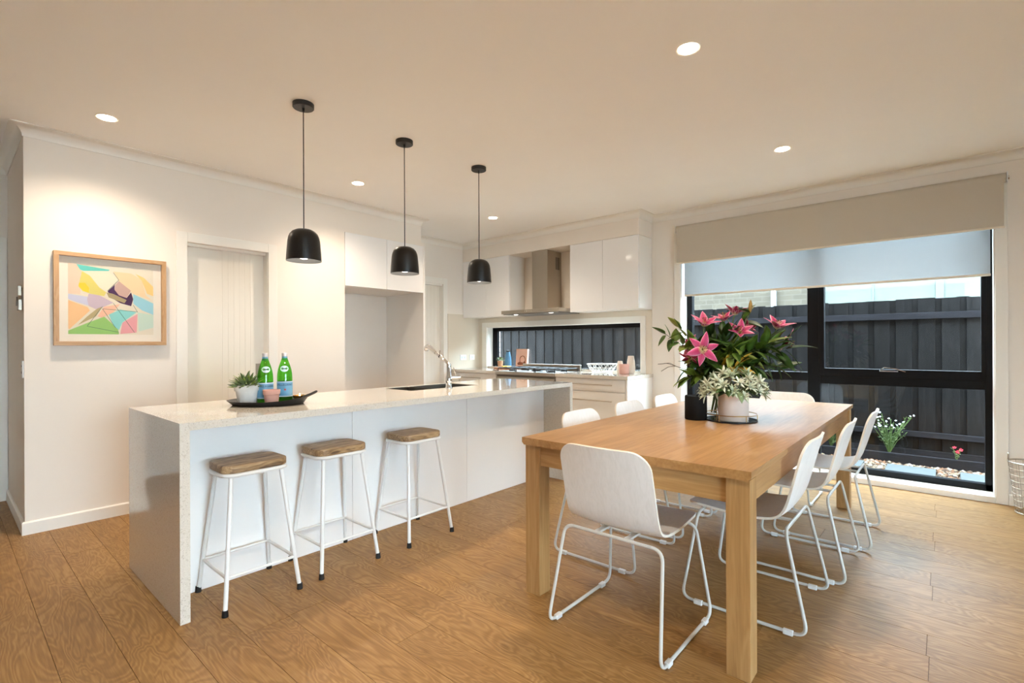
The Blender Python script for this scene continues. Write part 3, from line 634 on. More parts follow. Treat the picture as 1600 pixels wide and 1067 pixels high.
pendant(2.93, 2.90, 'black dome pendant lamp hanging nearest the cooker')

# ------------------------------------------------------------------ stools
def make_stool(label):
    t = thing('bar_stool', label, 'stool', (0, 0, 0), 0, 'bar stools along the island')
    s = MB().prism(rrect(.315, .245, .062, 6), .634, .672).build('seat', 'stoolwood', t, bevel=.008, seg=3)
    ring = [(x, y, .624) for x, y in rrect(.305, .235, .06, 6)]
    MB().tube(ring, .0105, 8, closed=True).build('seat_ring', 'whitemetal', t, smooth='auto')
    zf = .165
    for sx in (-1, 1):
        for sy in (-1, 1):
            tp = Vector((sx * .118, sy * .098, .622)); ft = Vector((sx * .174, sy * .178, .022))
            MB().tube([tp, ft], .0105, 10).build('leg', 'whitemetal', t, smooth='auto')
            MB().lathe([(.0145, 0), (.0145, .004), (.0125, .03)], 12).build('foot_cap', 'rubber', t, loc=(sx * .1755, sy * .180, 0), smooth='auto')
    def at(sx, sy): 
        k = (.622 - zf) / .600; return (sx * (.118 + .056 * k), sy * (.098 + .080 * k), zf)
    for a, c in (((-1, -1), (1, -1)), ((1, -1), (1, 1)), ((1, 1), (-1, 1)), ((-1, 1), (-1, -1))):
        MB().tube([at(*a), at(*c)], .0075, 8).build('stretcher', 'whitemetal', t, smooth='auto')
    return t
st = make_stool('white metal bar stool with wooden seat nearest the waterfall end with the tray')
st.location = (1.037, 2.68, 0)
dup(st, (1.512, 2.69, 0), 0, 'white metal bar stool with wooden seat, middle one of the island row')
dup(st, (2.072, 2.67, 0), 0, 'white metal bar stool with wooden seat nearest the sink and tap')

# ------------------------------------------------------------------ dining table
TX0, TX1, TY0, TY1, TZ = 1.93, 4.575, .530, 1.612, .78
t = thing('dining_table', 'long solid oak dining table with square legs', 'table')
nb = 6; bw = (TY1 - TY0) / nb
for k in range(nb):
    hy = bw / 2 - .0002
    MB().prism([(-hy + (.0 if k else .012), 0), (hy - (0 if k < nb - 1 else .012), 0), (hy, .012 if k == nb - 1 else .0), (hy, .036), (-hy, .036), (-hy, .012 if k == 0 else .0)][::1], -(TX1 - TX0) / 2, (TX1 - TX0) / 2, 'X').build('tabletop_board', 'tablewood', t, loc=((TX0 + TX1) / 2, TY0 + bw * (k + .5), TZ - .036))
LG = .086; i = .010
for x in (TX0 + i + .006, TX1 - i - LG - .006):
    for y in (TY0 + i, TY1 - i - LG):
        for q in range(1): MB().box(-LG / 2, LG / 2, -LG / 2, LG / 2, 0, TZ - .037).build('leg', 'tablewoodv', t, bevel=.002, loc=(x + LG / 2, y + LG / 2, 0))
for y in (TY0 + .022, TY1 - .022 - .025): MB().box(TX0 + LG + .017, TX1 - LG - .017, y, y + .025, TZ - .135, TZ - .037).build('apron', 'tablewood', t)
for x in (TX0 + .028, TX1 - .028 - .025): MB().box(x, x + .025, TY0 + LG + .011, TY1 - LG - .011, TZ - .135, TZ - .037).build('apron', 'tablewoody', t)

# ------------------------------------------------------------------ chairs: local +X is the way the sitter faces, origin under the rear floor bend
def make_chair():
    t = thing('dining_chair', 'chair', 'chair', (0, 0, 0), 0, 'dining chairs around the oak table')
    prof = [(-.004, .822), (.022, .735), (.048, .645), (.072, .565), (.092, .510), (.118, .474), (.160, .453), (.23, .444), (.32, .443), (.42, .450), (.50, .456), (.538, .452)]
    # resample the profile with a smooth curve
    P = [Vector((x, 0, z)) for x, z in prof]; fine = []
    def cr(a, b, c, d, u): return 0.5 * ((2 * b) + (c - a) * u + (2 * a - 5 * b + 4 * c - d) * u * u + (3 * b - a - 3 * c + d) * u ** 3)
    for k in range(len(P) - 1):
        a, b, c, d = P[max(k - 1, 0)], P[k], P[k + 1], P[min(k + 2, len(P) - 1)]
        for u in range(5): fine.append(cr(a, b, c, d, u / 5))
    fine.append(P[-1])
    S_ = [0.0]
    for a, b in zip(fine[:-1], fine[1:]): S_.append(S_[-1] + (b - a).length)
    tot = S_[-1]
    def pt(s):
        s = min(max(s, 0), tot)
        for k in range(len(S_) - 1):
            if s <= S_[k + 1]:
                u = (s - S_[k]) / (S_[k + 1] - S_[k]); return fine[k].lerp(fine[k + 1], u)
        return fine[-1]
    rows = []; r0, r1 = .085, .07
    ss = [r0 * (1 - math.cos(PI / 2 * k / 8)) for k in range(9)] + [r0 + (tot - r0 - r1) * k / 26 for k in range(1, 26)] + [tot - r1 * (1 - math.cos(PI / 2 * (8 - k) / 8)) for k in range(9)]
    v = []; f = []; NC = 12
    for s in ss:
        p = pt(s); back = max(0, min(1, 1 - s / .42))
        hw = .214 + .004 * math.sin(PI * s / tot)
        if s < r0: hw = hw - r0 + math.sqrt(max(0, r0 * r0 - (r0 - s) ** 2))
        if tot - s < r1: hw = hw - r1 + math.sqrt(max(0, r1 * r1 - (r1 - (tot - s)) ** 2))
        for k in range(NC + 1):
            y = hw * (2 * k / NC - 1); q = (y / .214) ** 2
            v.append((p.x + .022 * q * back, y, p.z + .012 * q * (1 - back)))
    for i_ in range(len(ss) - 1):
        for k in range(NC): a = i_ * (NC + 1) + k; f.append((a, a + 1, a + NC + 2, a + NC + 1))
    me = D.meshes.new('shell'); me.from_pydata(v, [], f); me.materials.append(MATS['ply']); me.materials.append(MATS['plyedge']); me.shade_smooth()
    sh = D.objects.new('shell', me); COL.objects.link(sh); sh.parent = t
    so = sh.modifiers.new('thick', 'SOLIDIFY'); so.thickness = .011; so.offset = 0; so.material_offset_rim = 1
    bv = sh.modifiers.new('edge', 'BEVEL'); bv.width = .0022; bv.segments = 2; bv.limit_method = 'ANGLE'; bv.harden_normals = True
    r = .0075; zr = .0125
    for sy in (-1, 1):
        yb, yt = .262 * sy, .232 * sy
        rear = fillet([(.14, yb, zr), (0, yb, zr), (.092, yt, .432), (.092, 0, .432)], [0, .045, .05, 0], 7)
        front = fillet([(.40, yb, zr), (.54, yb, zr), (.475, yt * .93, .428), (.475, 0, .428)], [0, .045, .05, 0], 7)
        def cut(path, y1):       # keep the leg with its two bends, leave the straight cross part to the cross tube
            return path[:-1]
        MB().tube(cut(rear, 0), r, 8).build('leg', 'greymetal', t, smooth='auto')
        MB().tube(cut(front, 0), r, 8).build('leg', 'greymetal', t, smooth='auto')
        MB().tube([(.14, yb, zr), (.40, yb, zr)], r, 8).build('floor_rail', 'greymetal', t, smooth='auto')
        for x in (.075, .46): MB().box(x - .02, x + .02, yb - .0105, yb + .0105, 0.0005, .021).build('floor_glide', 'whitemetal', t, bevel=.003)
    MB().tube([(.092, -.184, .432), (.092, .184, .432)], r, 8).build('cross_tube', 'greymetal', t, smooth='auto')
    MB().tube([(.475, -.170, .428), (.475, .170, .428)], r, 8).build('cross_tube', 'greymetal', t, smooth='auto')
    for y in (-.07, .07): MB().box(.10, .47, y - .012, y + .012, .428, .437).build('seat_bracket', 'greymetal', t)
    return t
c0 = make_chair(); c0.location = (1.775, 1.072, 0)
c0['label'] = 'white plywood sled chair at the table end away from the big window'
dup(c0, (4.86, 1.04, 0), PI, 'white plywood sled chair at the table end beside the big window')
side = 'white plywood sled chair on the open floor side of the table, '
for (x, y), l in zip(((2.645, .435), (3.29, .378), (3.895, .325)), ('farthest from the window', 'middle of three', 'closest to the window')):
    dup(c0, (x, y, 0), PI / 2, side + l)
side = 'white plywood sled chair between table and island, '
for (x, y), l in zip(((2.70, 1.79), (3.35, 1.79), (3.98, 1.79)), ('farthest from the window', 'middle of three', 'closest to the window')):
    dup(c0, (x, y, 0), -PI / 2, side + l)

def PX(u, v, depth):
    """photo pixel to a point at a given distance along the view axis"""
    du, dv = u - 800, v - PY; c, s = math.cos(ROLL), math.sin(ROLL)
    a = (du * c + dv * s) / F_PX; b = -(-du * s + dv * c) / F_PX
    return Vector((0, 0, CAM_H)) + (FW + RT * a + UP * b) * depth
def textmesh(body, size, mat, parent, bend=None, name='lettering', loc=None):
    cu = D.curves.new('t', 'FONT'); cu.body = body; cu.size = size; cu.align_x = 'CENTER'; cu.resolution_u = 3; cu.extrude = 0.0002
    ob = D.objects.new('t', cu); COL.objects.link(ob); dg = bpy.context.evaluated_depsgraph_get()
    me = D.meshes.new_from_object(ob.evaluated_get(dg)); D.objects.remove(ob); D.curves.remove(cu)
    for v in me.vertices:
        x, y, z = v.co
        if bend: r, z0 = bend; a = -PI / 2 + x / r; v.co = ((r + z) * math.cos(a), (r + z) * math.sin(a), y + z0)
        else: v.co = (x, -z, y)
    me.materials.clear(); me.materials.append(MATS[mat])
    o = D.objects.new(name, me); COL.objects.link(o); o.parent = parent
    if loc: o.location = loc
    return o

# ------------------------------------------------------------------ framed picture
t = thing('framed_picture', 'oak framed abstract print in pastel colours on the cream wall', 'picture', (.839, YA, 1.577))
W2, H2, fw_, dp = .324, .324, .028, .040
MB().box(-W2, W2, -dp, -.001, H2 - fw_, H2).build('frame_side', 'frameoak', t, bevel=.0015)
MB().box(-W2, W2, -dp, -.001, -H2, -H2 + fw_).build('frame_side', 'frameoak', t, bevel=.0015)
for sx in (-1, 1):
    MB().box(-fw_ / 2, fw_ / 2, -H2 + fw_, H2 - fw_, -dp / 2, dp / 2).build('frame_side', 'frameoaky', t, bevel=.0015, loc=(sx * (W2 - fw_ / 2), -dp / 2, 0)).rotation_euler = (PI / 2, 0, 0)
mt = MB().box(-W2 + fw_, W2 - fw_, -.008, -.002, -H2 + fw_, H2 - fw_).build('mount', 'paper', t)
MB().box(-W2 + fw_, W2 - fw_, -.036, -.034, -H2 + fw_, H2 - fw_).build('glazing', 'picglass', t)
shapes = [((232, 222, 202), [(262, 232), (1010, 232), (1010, 850), (262, 850)]),
 ((236, 208, 184), [(262, 232), (335, 240), (375, 300), (360, 500), (262, 500)]),
 ((104, 204, 194), [(330, 238), (610, 262), (600, 275), (390, 292), (360, 285)]),
 ((236, 228, 204), [(390, 292), (600, 275), (680, 350), (590, 450), (520, 430), (440, 330)]),
 ((226, 212, 120), [(375, 295), (440, 330), (520, 430), (580, 470), (560, 505), (440, 490), (380, 470), (345, 430)]),
 ((250, 208, 60), [(350, 400), (400, 395), (435, 440), (430, 480), (380, 470), (345, 430)]),
 ((242, 212, 170), [(640, 275), (800, 280), (900, 330), (940, 480), (1000, 520), (820, 470), (690, 360)]),
 ((250, 208, 136), [(840, 280), (920, 310), (1010, 390), (1010, 480), (950, 460), (900, 340)]),
 ((204, 170, 160), [(660, 395), (690, 360), (800, 440), (760, 510), (690, 490), (650, 440)]),
 ((78, 48, 96), [(590, 460), (655, 395), (650, 440), (690, 490), (760, 510), (800, 455), (820, 520), (800, 585), (700, 560), (630, 520)]),
 ((170, 154, 116), [(580, 470), (640, 480), (760, 530), (740, 560), (600, 515)]),
 ((156, 208, 222), [(820, 470), (1010, 550), (1010, 660), (900, 620), (820, 560)]),
 ((208, 208, 228), [(262, 500), (430, 520), (440, 600), (330, 570), (262, 545)]),
 ((208, 188, 202), [(430, 490), (520, 500), (640, 560), (560, 600), (500, 630), (430, 600), (415, 540)]),
 ((246, 198, 146), [(262, 555), (420, 610), (440, 640), (270, 810), (262, 800)]),
 ((188, 170, 126), [(500, 620), (545, 600), (490, 690), (340, 770), (420, 690)]),
 ((156, 204, 118), [(262, 820), (430, 745), (560, 690), (680, 800), (690, 848), (262, 850)]),
 ((246, 194, 166), [(560, 600), (700, 570), (640, 650), (540, 700), (500, 690)]),
 ((146, 216, 212), [(600, 670), (700, 620), (850, 640), (720, 740), (690, 810), (640, 770)]),
 ((204, 224, 208), [(860, 640), (1010, 660), (1010, 780), (870, 820)]),
 ((236, 166, 170), [(720, 740), (860, 655), (850, 830), (700, 845)])]
lines = [(545, 600, 415, 780), (545, 620, 660, 790), (640, 565, 830, 830), (545, 620, 860, 635), (415, 780, 690, 830), (860, 640, 820, 575), (640, 285, 690, 350), (690, 350, 590, 455)]
pr = MB(); mats = []
def pxy(x, y): return ((x - 636) / 748 * .493, -(y - 541) / 618 * .495 + .003)
for k, (c, poly) in enumerate(shapes):
    nm = 'print_%d' % k; plain(nm, rgb(*c), 0.8); mats.append(nm); pr.cur = k; b0 = len(pr.v)
    for x, y in poly: a, b = pxy(x, y); pr.v.append((a, -.0082 - k * .00004, b))
    pr.face(range(b0, len(pr.v)))
plain('print_line', rgb(74, 110, 96), 0.8); mats.append('print_line'); pr.cur = len(mats) - 1
for x0, y0, x1, y1 in lines:
    a = Vector(pxy(x0, y0)); b = Vector(pxy(x1, y1)); n = Vector((-(b - a).y, (b - a).x)).normalized() * .0013; b0 = len(pr.v)
    for q in (a + n, b + n, b - n, a - n): pr.v.append((q.x, -.0095, q.y))
    pr.face(range(b0, b0 + 4))
pr.build('print', mats, mt)
# ------------------------------------------------------------------ hall return: switch and ornament
t = thing('light_switch', 'white light switch with two dark buttons on the hall corner wall', 'light switch', (XR, 4.64, 1.095))
MB().box(-.008, -.0005, -.036, .036, -.058, .058).build('plate', 'switch', t, bevel=.002)
for z in (-.022, .022): MB().box(-.0105, -.0078, -.006, .006, z - .007, z + .007).build('button', 'steeldark', t, bevel=.001)
t = thing('wall_ornament', 'small grey metal ornament hung on the hall corner wall', 'ornament', (XR, 4.70, 1.49))
MB().prism([(-.045, .0), (-.03, .012), (-.015, 0), (0, .012), (.015, 0), (.03, .012), (.045, 0), (.04, .07), (.02, .10), (.016, .165), (-.016, .165), (-.02, .10), (-.04, .07)], -.022, -.004, 'X').build('plate', 'nickel', t, bevel=.002)
MB().prism([(-.03, .03), (.03, .03), (.026, .06), (.012, .09), (-.012, .09), (-.026, .06)], -.028, -.022, 'X').build('face', 'steeldark', t)
MB().tube([(-.004, 0, .15), (0, 0, .15)], .006, 8).build('peg', 'steeldark', t)

# ------------------------------------------------------------------ blinds
t = thing('roller_blind', 'taupe blockout roller blind half rolled over the big window', 'blind')
RB0, RB1 = -.355, 2.225
MB().tube([(5.335, RB0, 2.505), (5.335, RB1, 2.505)], .036, 20).build('roll', 'taupe', t, smooth='auto')
MB().box(5.300, 5.3025, RB0 + .012, RB1 - .012, 2.128, 2.508).build('fabric', 'taupe', t)
MB().box(5.2965, 5.3065, RB0 + .008, RB1 - .008, 2.117, 2.133).build('bottom_rail', 'rail', t, bevel=.003)
for y in (RB0 - .012, RB1 + .004): MB().box(5.315, XW - .017, y, y + .008, 2.47, 2.545).build('bracket', 'whitemetal', t)
MB().tube([(5.335, RB0 - .018, 2.50), (5.335, RB0 - .004, 2.50)], .018, 12).build('clutch', 'chrome', t, smooth='auto')
t = thing('sheer_blind', 'white sheer roller blind hanging inside the big window opening', 'blind')
MB().box(5.430, 5.4315, WY0 + .022, WY1 - .022, 1.79, 2.385).build('fabric', 'sheer', t)
MB().box(5.426, 5.436, WY0 + .020, WY1 - .020, 1.772, 1.792).build('bottom_rail', 'rail', t, bevel=.003)
MB().tube([(5.45, WY0 + .02, 2.385), (5.45, WY1 - .02, 2.385)], .022, 16).build('roll', 'sheer', t, smooth='auto')

# ------------------------------------------------------------------ drinks tray on the island
TRX, TRY = 1.285, 3.03
t = thing('serving_tray', 'black oval serving tray with one raised twisted handle on the island', 'tray', (TRX, TRY, IZ + .001), YAW - PI / 2)
m_ = MB(); n = 40; rings = ((.0, .004), (.72, .004), (.86, .009), (1.0, .026), (1.012, .027), (.88, .001), (.70, 0), (0, 0))
for s_, z in rings:
    for k in range(n):
        a = 2 * PI * k / n; lift = .018 * max(0, math.cos(a)) ** 3 * s_ ** 3 if z > .02 or s_ > .95 else 0
        m_.v.append((.225 * max(s_, .01) * math.cos(a), .178 * max(s_, .01) * math.sin(a), z + lift))
for i_ in range(len(rings) - 1):
    for k in range(n): l = (k + 1) % n; m_.face([i_ * n + k, i_ * n + l, (i_ + 1) * n + l, (i_ + 1) * n + k])
m_.build('dish', 'black', t, smooth='auto')
MB().tube(fillet([(.215, -.03, .042), (.255, -.012, .058), (.285, .012, .074), (.262, .02, .062), (.215, .035, .042)], .02), .007, 8).build('handle', 'black', t, smooth='auto')
def facing(x, y): return math.atan2(-y, -x) + PI / 2
def bottle(x, y, label, turn=0.0):
    t = thing('water_bottle', label, 'bottle', (x, y, IZ + .0055), facing(x, y) + turn, 'green water bottles on the tray')
    prof = [(.001, .002), (.036, 0), (.042, .004), (.0435, .012), (.0435, .145), (.0425, .165), (.039, .19), (.031, .22), (.022, .245), (.0165, .262), (.0145, .275), (.0145, .287)]
    MB().lathe(prof, 32).build('glass_body', 'greenglass', t, smooth='auto')
    MB().lathe([(.001, .006), (.0385, .006), (.041, .012), (.041, .145), (.040, .164), (.0365, .19), (.0285, .22), (.001, .222)], 24).build('water', 'waterglass', t, smooth='auto')
    lb = MB().lathe([(.0441, .030), (.0444, .031), (.0444, .122), (.0441, .123)], 32, caps=False).build('label', 'labelblue', t, smooth='auto')
    MB().lathe([(.0446, .117), (.0446, .1225)], 32, caps=False).build('label_border', 'labelpale', lb)
    MB().lathe([(.0446, .0305), (.0446, .036)], 32, caps=False).build('label_border', 'labelpale', lb)
    textmesh('S.PELLEGRINO', .0168, 'ink', lb, (.0449, .097))
    st_ = MB(); pts = [(.009 * (1 if k % 2 == 0 else .42) * math.sin(PI * k / 5), .009 * (1 if k % 2 == 0 else .42) * math.cos(PI * k / 5)) for k in range(10)]
    b0 = len(st_.v)
    for a, c in pts: an = -PI / 2 + (a + .004) / .0448; st_.v.append((.0449 * math.cos(an), .0449 * math.sin(an), c + .074))
    st_.face(range(10)); st_.build('star', 'star', lb)
    # oval neck label following the shoulder
    def rad(z):
        for (r0, z0), (r1, z1) in zip(prof[:-1], prof[1:]):
            if z0 <= z <= z1 and z1 > z0: return r0 + (r1 - r0) * (z - z0) / (z1 - z0)
        return .0145
    nl = MB(); nl.v.append((0, -(rad(.200) + .0012), .200))
    for k in range(24):
        a = 2 * PI * k / 24; dx, z = .0245 * math.cos(a), .200 + .0185 * math.sin(a); r = rad(z) + .0010; an = -PI / 2 + dx / r
        nl.v.append((r * math.cos(an), r * math.sin(an), z))
    for k in range(24): nl.face([0, 1 + k, 1 + (k + 1) % 24])
    n_ = nl.build('neck_label', 'labelpale', t)
    MB().box(-.013, .013, -(rad(.2) + .0022), -(rad(.2) + .0014), .1975, .2025).build('crest', 'ink', n_)
    MB().lathe([(.0172, .252), (.0156, .272), (.0156, .276)], 24, caps=False).build('neck_foil', 'labelblue', t, smooth='auto')
    MB().lathe([(.0160, .274), (.0162, .276), (.0162, .293), (.0145, .296), (.002, .2965)], 24).build('cap', 'capsilver', t, smooth='auto')
bottle(1.268, 3.035, 'green glass water bottle beside the succulent pot', .12)
bottle(1.395, 3.060, 'green glass water bottle behind the pink cup', -.05)
# succulent in whitewashed pot
def leaf_dome(t, name, me, mat, n, c, rad, h, up=.5, s0=.8, s1=1.2, rng=R, mats=None):
    for k in range(n):
        u = (k + .5) / n; th = k * 2.39996; el = math.acos(1 - u * 1.0); d = Vector((math.sin(el) * math.cos(th), math.sin(el) * math.sin(th), math.cos(el)))
        p = Vector(c) + Vector((d.x * rad * .55, d.y * rad * .55, d.z * h * .55))
        dd = Vector((d.x, d.y, d.z + up + rng.uniform(-.2, .25)))
        place_leaf(name, me, t, p, dd, rng.uniform(-.5, .5), rng.uniform(s0, s1), rng.choice(mats) if mats else mat)
suc = leafmesh('leaf', .052, .017, .1, .3, 1.0, 4); suc.materials.append(MATS['succulent'])
t = thing('potted_succulent', 'leafy succulent in a whitewashed clay pot on the tray', 'potted plant', (1.180, 3.070, IZ + .0055))
MB().lathe([(.002, 0), (.046, 0), (.060, .078), (.066, .079), (.071, .112), (.065, .112), (.060, .095), (.002, .093)], 32).build('pot', 'whitewash', t, smooth='auto')
MB().lathe([(.058, .090), (.058, .100), (.002, .102)], 20).build('soil', 'soilpot', t)
leaf_dome(t, 'leaf', suc, None, 90, (0, 0, .095), .095, .080, .25, .7, 1.15, mats=['succulent', 'succulent', 'leafpale', 'sage'])
t = thing('pink_cup', 'small pink concrete candle cup on the black tray', 'cup', (1.262, 2.935, IZ + .0055))
MB().lathe([(.002, 0), (.034, 0), (.041, .058), (.0445, .060), (.047, .086), (.043, .086), (.040, .062), (.036, .03), (.002, .028)], 32).build('cup', 'pinkpot', t, smooth='auto')
t = thing('tealight_holder', 'low gold tealight bowl with a lit flame on the tray', 'tealight', (1.452, 2.985, IZ + .012))
MB().lathe([(.002, 0), (.02, 0), (.036, .016), (.040, .030), (.038, .030), (.033, .017), (.002, .006)], 28).build('bowl', 'gold', t, smooth='auto')
MB().lathe([(.002, .007), (.019, .007), (.019, .018), (.002, .018)], 18).build('candle', 'cream', t)
MB().lathe([(.001, .019), (.005, .025), (.004, .032), (.0006, .042)], 10).build('flame', 'flame', t, smooth='auto')
for (x, y, l) in ((1.215, 2.945, 'white pebble lying between the succulent pot and pink cup'), (1.335, 2.925, 'white pebble lying beside the pink cup, nearer the tealight')):
    tag(MB().lathe([(.001, 0), (.014, .002), (.019, .007), (.013, .012), (.001, .014)], 14).build('pebble', 'whiteflower', smooth='auto', loc=(x, y, IZ + .006)), l, 'pebble')

# ------------------------------------------------------------------ things on the kitchen worktop
WT = .9055
tag(MB().prism(rrect(.17, .40, .02), 0, .018).build('chopping_board', 'boardwood', bevel=.003, loc=(5.27, 4.66, WT)), 'brown wooden chopping board lying beside the cooker', 'chopping board')
SIL = .929
t = thing('potted_herb', 'tiny green plant in a terracotta pot on the window sill by the blue bottle', 'potted plant', (5.43, 4.945, SIL))
MB().lathe([(.002, 0), (.034, 0), (.043, .082), (.040, .082), (.002, .07)], 20).build('pot', 'terracotta', t, smooth='auto')
herb = leafmesh('leaf', .045, .016, .1, .2, 1.0, 4); herb.materials.append(MATS['succulent'])
leaf_dome(t, 'leaf', herb, None, 26, (0, 0, .075), .06, .05, .3, .8, 1.2, mats=['succulent', 'sage'])
t = thing('blue_bottle', 'matt blue drink bottle with dark cap on the kitchen window sill', 'bottle', (5.43, 4.79, SIL))
MB().lathe([(.002, 0), (.045, 0), (.048, .01), (.048, .09), (.040, .15), (.028, .20), (.025, .215)], 24).build('body', 'bluebottle', t, smooth='auto')
MB().lathe([(.026, .213), (.027, .216), (.027, .235), (.002, .237)], 20).build('cap', 'black', t, smooth='auto')
t = thing('cookbook', 'peach covered cookbook standing on the sill behind the cooker', 'book', (5.47, 4.565, SIL + .001))
bk = MB().box(-.016, -.013, -.105, .105, 0, .255).box(.010, .013, -.105, .105, 0, .255).box(-.016, .013, .102, .105, 0, .255).build('cover', 'bookcover', t)
MB().box(-.013, .010, -.102, .102, .003, .252).build('pages', 'paper', t)
ar = MB()
ar.tube([(-.0165, -.02 + .05 * math.cos(2 * PI * k / 20), .10 + .055 * math.sin(2 * PI * k / 20)) for k in range(20)], .006, 6, closed=True)
ar.build('cover_print', 'bookart', bk).scale = (1, 1, 1)
MB().prism([(-.07, .03), (.06, .025), (.075, .05), (.04, .07), (-.03, .06), (-.06, .085), (-.08, .06)], -.0168, -.016, 'X').build('cover_print', 'bookart', bk)
for o_ in t.children: o_.rotation_euler = (0, math.radians(5), 0)
for k in range(2):
    pts = [(.075 * math.sin(a) , -.075 + .03 * k + .075 * math.cos(a), 0) for a in [(-.75 + .25 * i) for i in range(7)]]
    o = MB().tube([Vector(p) for p in pts], .013, 8).build('banana', 'banana', smooth='auto', loc=(5.225 + k * .005, 4.62 + k * .045, WT + .0325))
    tag(o, ['yellow banana on the chopping board, nearer the cooker', 'yellow banana on the chopping board, nearer the corner'][k], 'banana', 'bananas on the board')
# wire bowl
t = thing('wire_bowl', 'white wire fruit bowl of triangles on the worktop', 'bowl', (5.24, 3.115, WT))
n = 14; r0, r1, rm = .11, .18, .155
for r, z in ((r0, .004), (r1, .105)): MB().tube([(r * math.cos(2 * PI * k / 42), r * math.sin(2 * PI * k / 42), z) for k in range(42)], .0042, 6, closed=True).build('rim', 'whitemetal', t, smooth='auto')
g = MB()
for k in range(n):
    a0, a1, a2 = 2 * PI * k / n, 2 * PI * (k + .5) / n, 2 * PI * (k + 1) / n
    P_ = lambda r, a, z: (r * math.cos(a), r * math.sin(a), z)
    g.tube([P_(r0, a0, .004), P_(rm, a1, .055), P_(r1, a0, .105)], .0022, 5).tube([P_(r0, a2, .004), P_(rm, a1, .055), P_(r1, a2, .105)], .0022, 5)
g.tube([(rm * math.cos(2 * PI * k / 42), rm * math.sin(2 * PI * k / 42), .055) for k in range(42)], .003, 5, closed=True)
for k in range(4): a = PI * k / 4; g.tube([(r0 * math.cos(a), r0 * math.sin(a), .004), (-r0 * math.cos(a), -r0 * math.sin(a), .004)], .003, 5)
g.build('lattice', 'whitemetal', t, smooth='auto')
tag(MB().lathe([(.002, 0), (.034, 0), (.047, .02), (.050, .07), (.044, .14), (.036, .185), (.034, .205), (.031, .205), (.033, .18), (.002, .16)], 28).build('tall_vase', 'cream', smooth='auto', loc=(5.30, 2.765, WT)), 'tall cream ceramic vase on the worktop behind the pink pot', 'vase')
tag(MB().lathe([(.002, 0), (.032, 0), (.041, .02), (.042, .055), (.034, .11), (.026, .145), (.023, .145), (.030, .11), (.002, .09)], 28).build('small_vase', 'cream', smooth='auto', loc=(5.26, 2.885, WT)), 'short cream ceramic vase on the worktop beside the pink pot', 'vase')
tag(MB().lathe([(.002, 0), (.052, 0), (.056, .006), (.058, .112), (.054, .112), (.051, .01), (.002, .008)], 28).build('pink_pot', 'pinkpot', smooth='auto', loc=(5.17, 2.785, WT)), 'straight sided pink pot in front of the cream vases', 'pot')

# ------------------------------------------------------------------ things on the dining table
TT = TZ + .0005
t = thing('black_candle', 'thick black candle with wick on the oak table', 'candle', (3.075, 1.165, TT))
MB().lathe([(.002, 0), (.062, 0), (.065, .004), (.065, .138), (.062, .146), (.050, .143), (.002, .141)], 36).build('wax', 'wax', t, smooth='auto')
MB().tube([(0, 0, .140), (.002, 0, .168)], .0025, 6).build('wick', 'black', t)
t = thing('mirror_tray', 'round mirrored tray with thin brass gallery on the oak table', 'tray', (3.165, .985, TT))
MB().lathe([(.002, .001), (.145, .001), (.145, .006), (.002, .006)], 48).build('mirror', 'mirror', t, smooth='auto')
MB().lathe([(.1455, .0), (.1475, 0), (.1475, .009), (.1455, .009)], 48, closed=True).build('edge_band', 'castiron', t, smooth='auto')
MB().tube([(.1465 * math.cos(2 * PI * k / 48), .1465 * math.sin(2 * PI * k / 48), .042) for k in range(48)], .0025, 6, closed=True).build('gallery_ring', 'brass', t, smooth='auto')
for k in range(6): a = 2 * PI * k / 6 + .9; MB().tube([(.1465 * math.cos(a), .1465 * math.sin(a), .006), (.1465 * math.cos(a), .1465 * math.sin(a), .042)], .0022, 6).build('post', 'brass', t)
# planter with variegated rosettes
TP = (3.145, .965, TT + .0065)
t = thing('planter', 'pale concrete planter of white edged leaves on the mirrored tray', 'potted plant', TP)
MB().lathe([(.002, 0), (.082, 0), (.085, .004), (.086, .160), (.080, .160), (.078, .14), (.002, .138)], 40).build('pot', 'concrete', t, smooth='auto')
MB().lathe([(.077, .135), (.077, .146), (.002, .15)], 20).build('soil', 'soilpot', t)
vl = leafmesh('v', .050, .013, .25, .25, 1.0, 4); sg = leafmesh('v', .075, .026, .3, .2, 1.0, 4); sg.materials.append(MATS['sage'])
RR = random.Random(5)
def rosette_mesh(seed):
    rr = random.Random(seed); vv = []; ff = []
    for k in range(13):
        u = (k + .5) / 13; th = k * 2.4; el = .25 + 1.15 * u; d = Vector((math.sin(el) * math.cos(th), math.sin(el) * math.sin(th), math.cos(el)))
        rot = d.to_track_quat('X', 'Z').to_matrix(); s = rr.uniform(.75, 1.15); b = len(vv)
        vv += [tuple(rot @ (v.co * s)) for v in vl.vertices]; ff += [tuple(b + i for i in p.vertices) for p in vl.polygons]
    me = D.meshes.new('leaf_rosette'); me.from_pydata(vv, [], ff); me.materials.append(MATS['variegated']); me.shade_smooth(); return me
ros = [rosette_mesh(k) for k in range(4)]
for k in range(36):
    u = (k + .5) / 36; th = k * 2.39996; el = 1.72 * math.sqrt(u); d = Vector((math.sin(el) * math.cos(th), math.sin(el) * math.sin(th), math.cos(el)))
    p = Vector((d.x * .165, d.y * .165, .175 + d.z * .10 + RR.uniform(-.012, .012)))
    o = D.objects.new('leaf_rosette', ros[k % 4]); COL.objects.link(o); o.parent = t; o.location = p
    o.rotation_euler = (d + Vector((0, 0, .5))).to_track_quat('Z', 'Y').to_euler(); o.scale = [RR.uniform(.8, 1.15)] * 3
stm = MB()
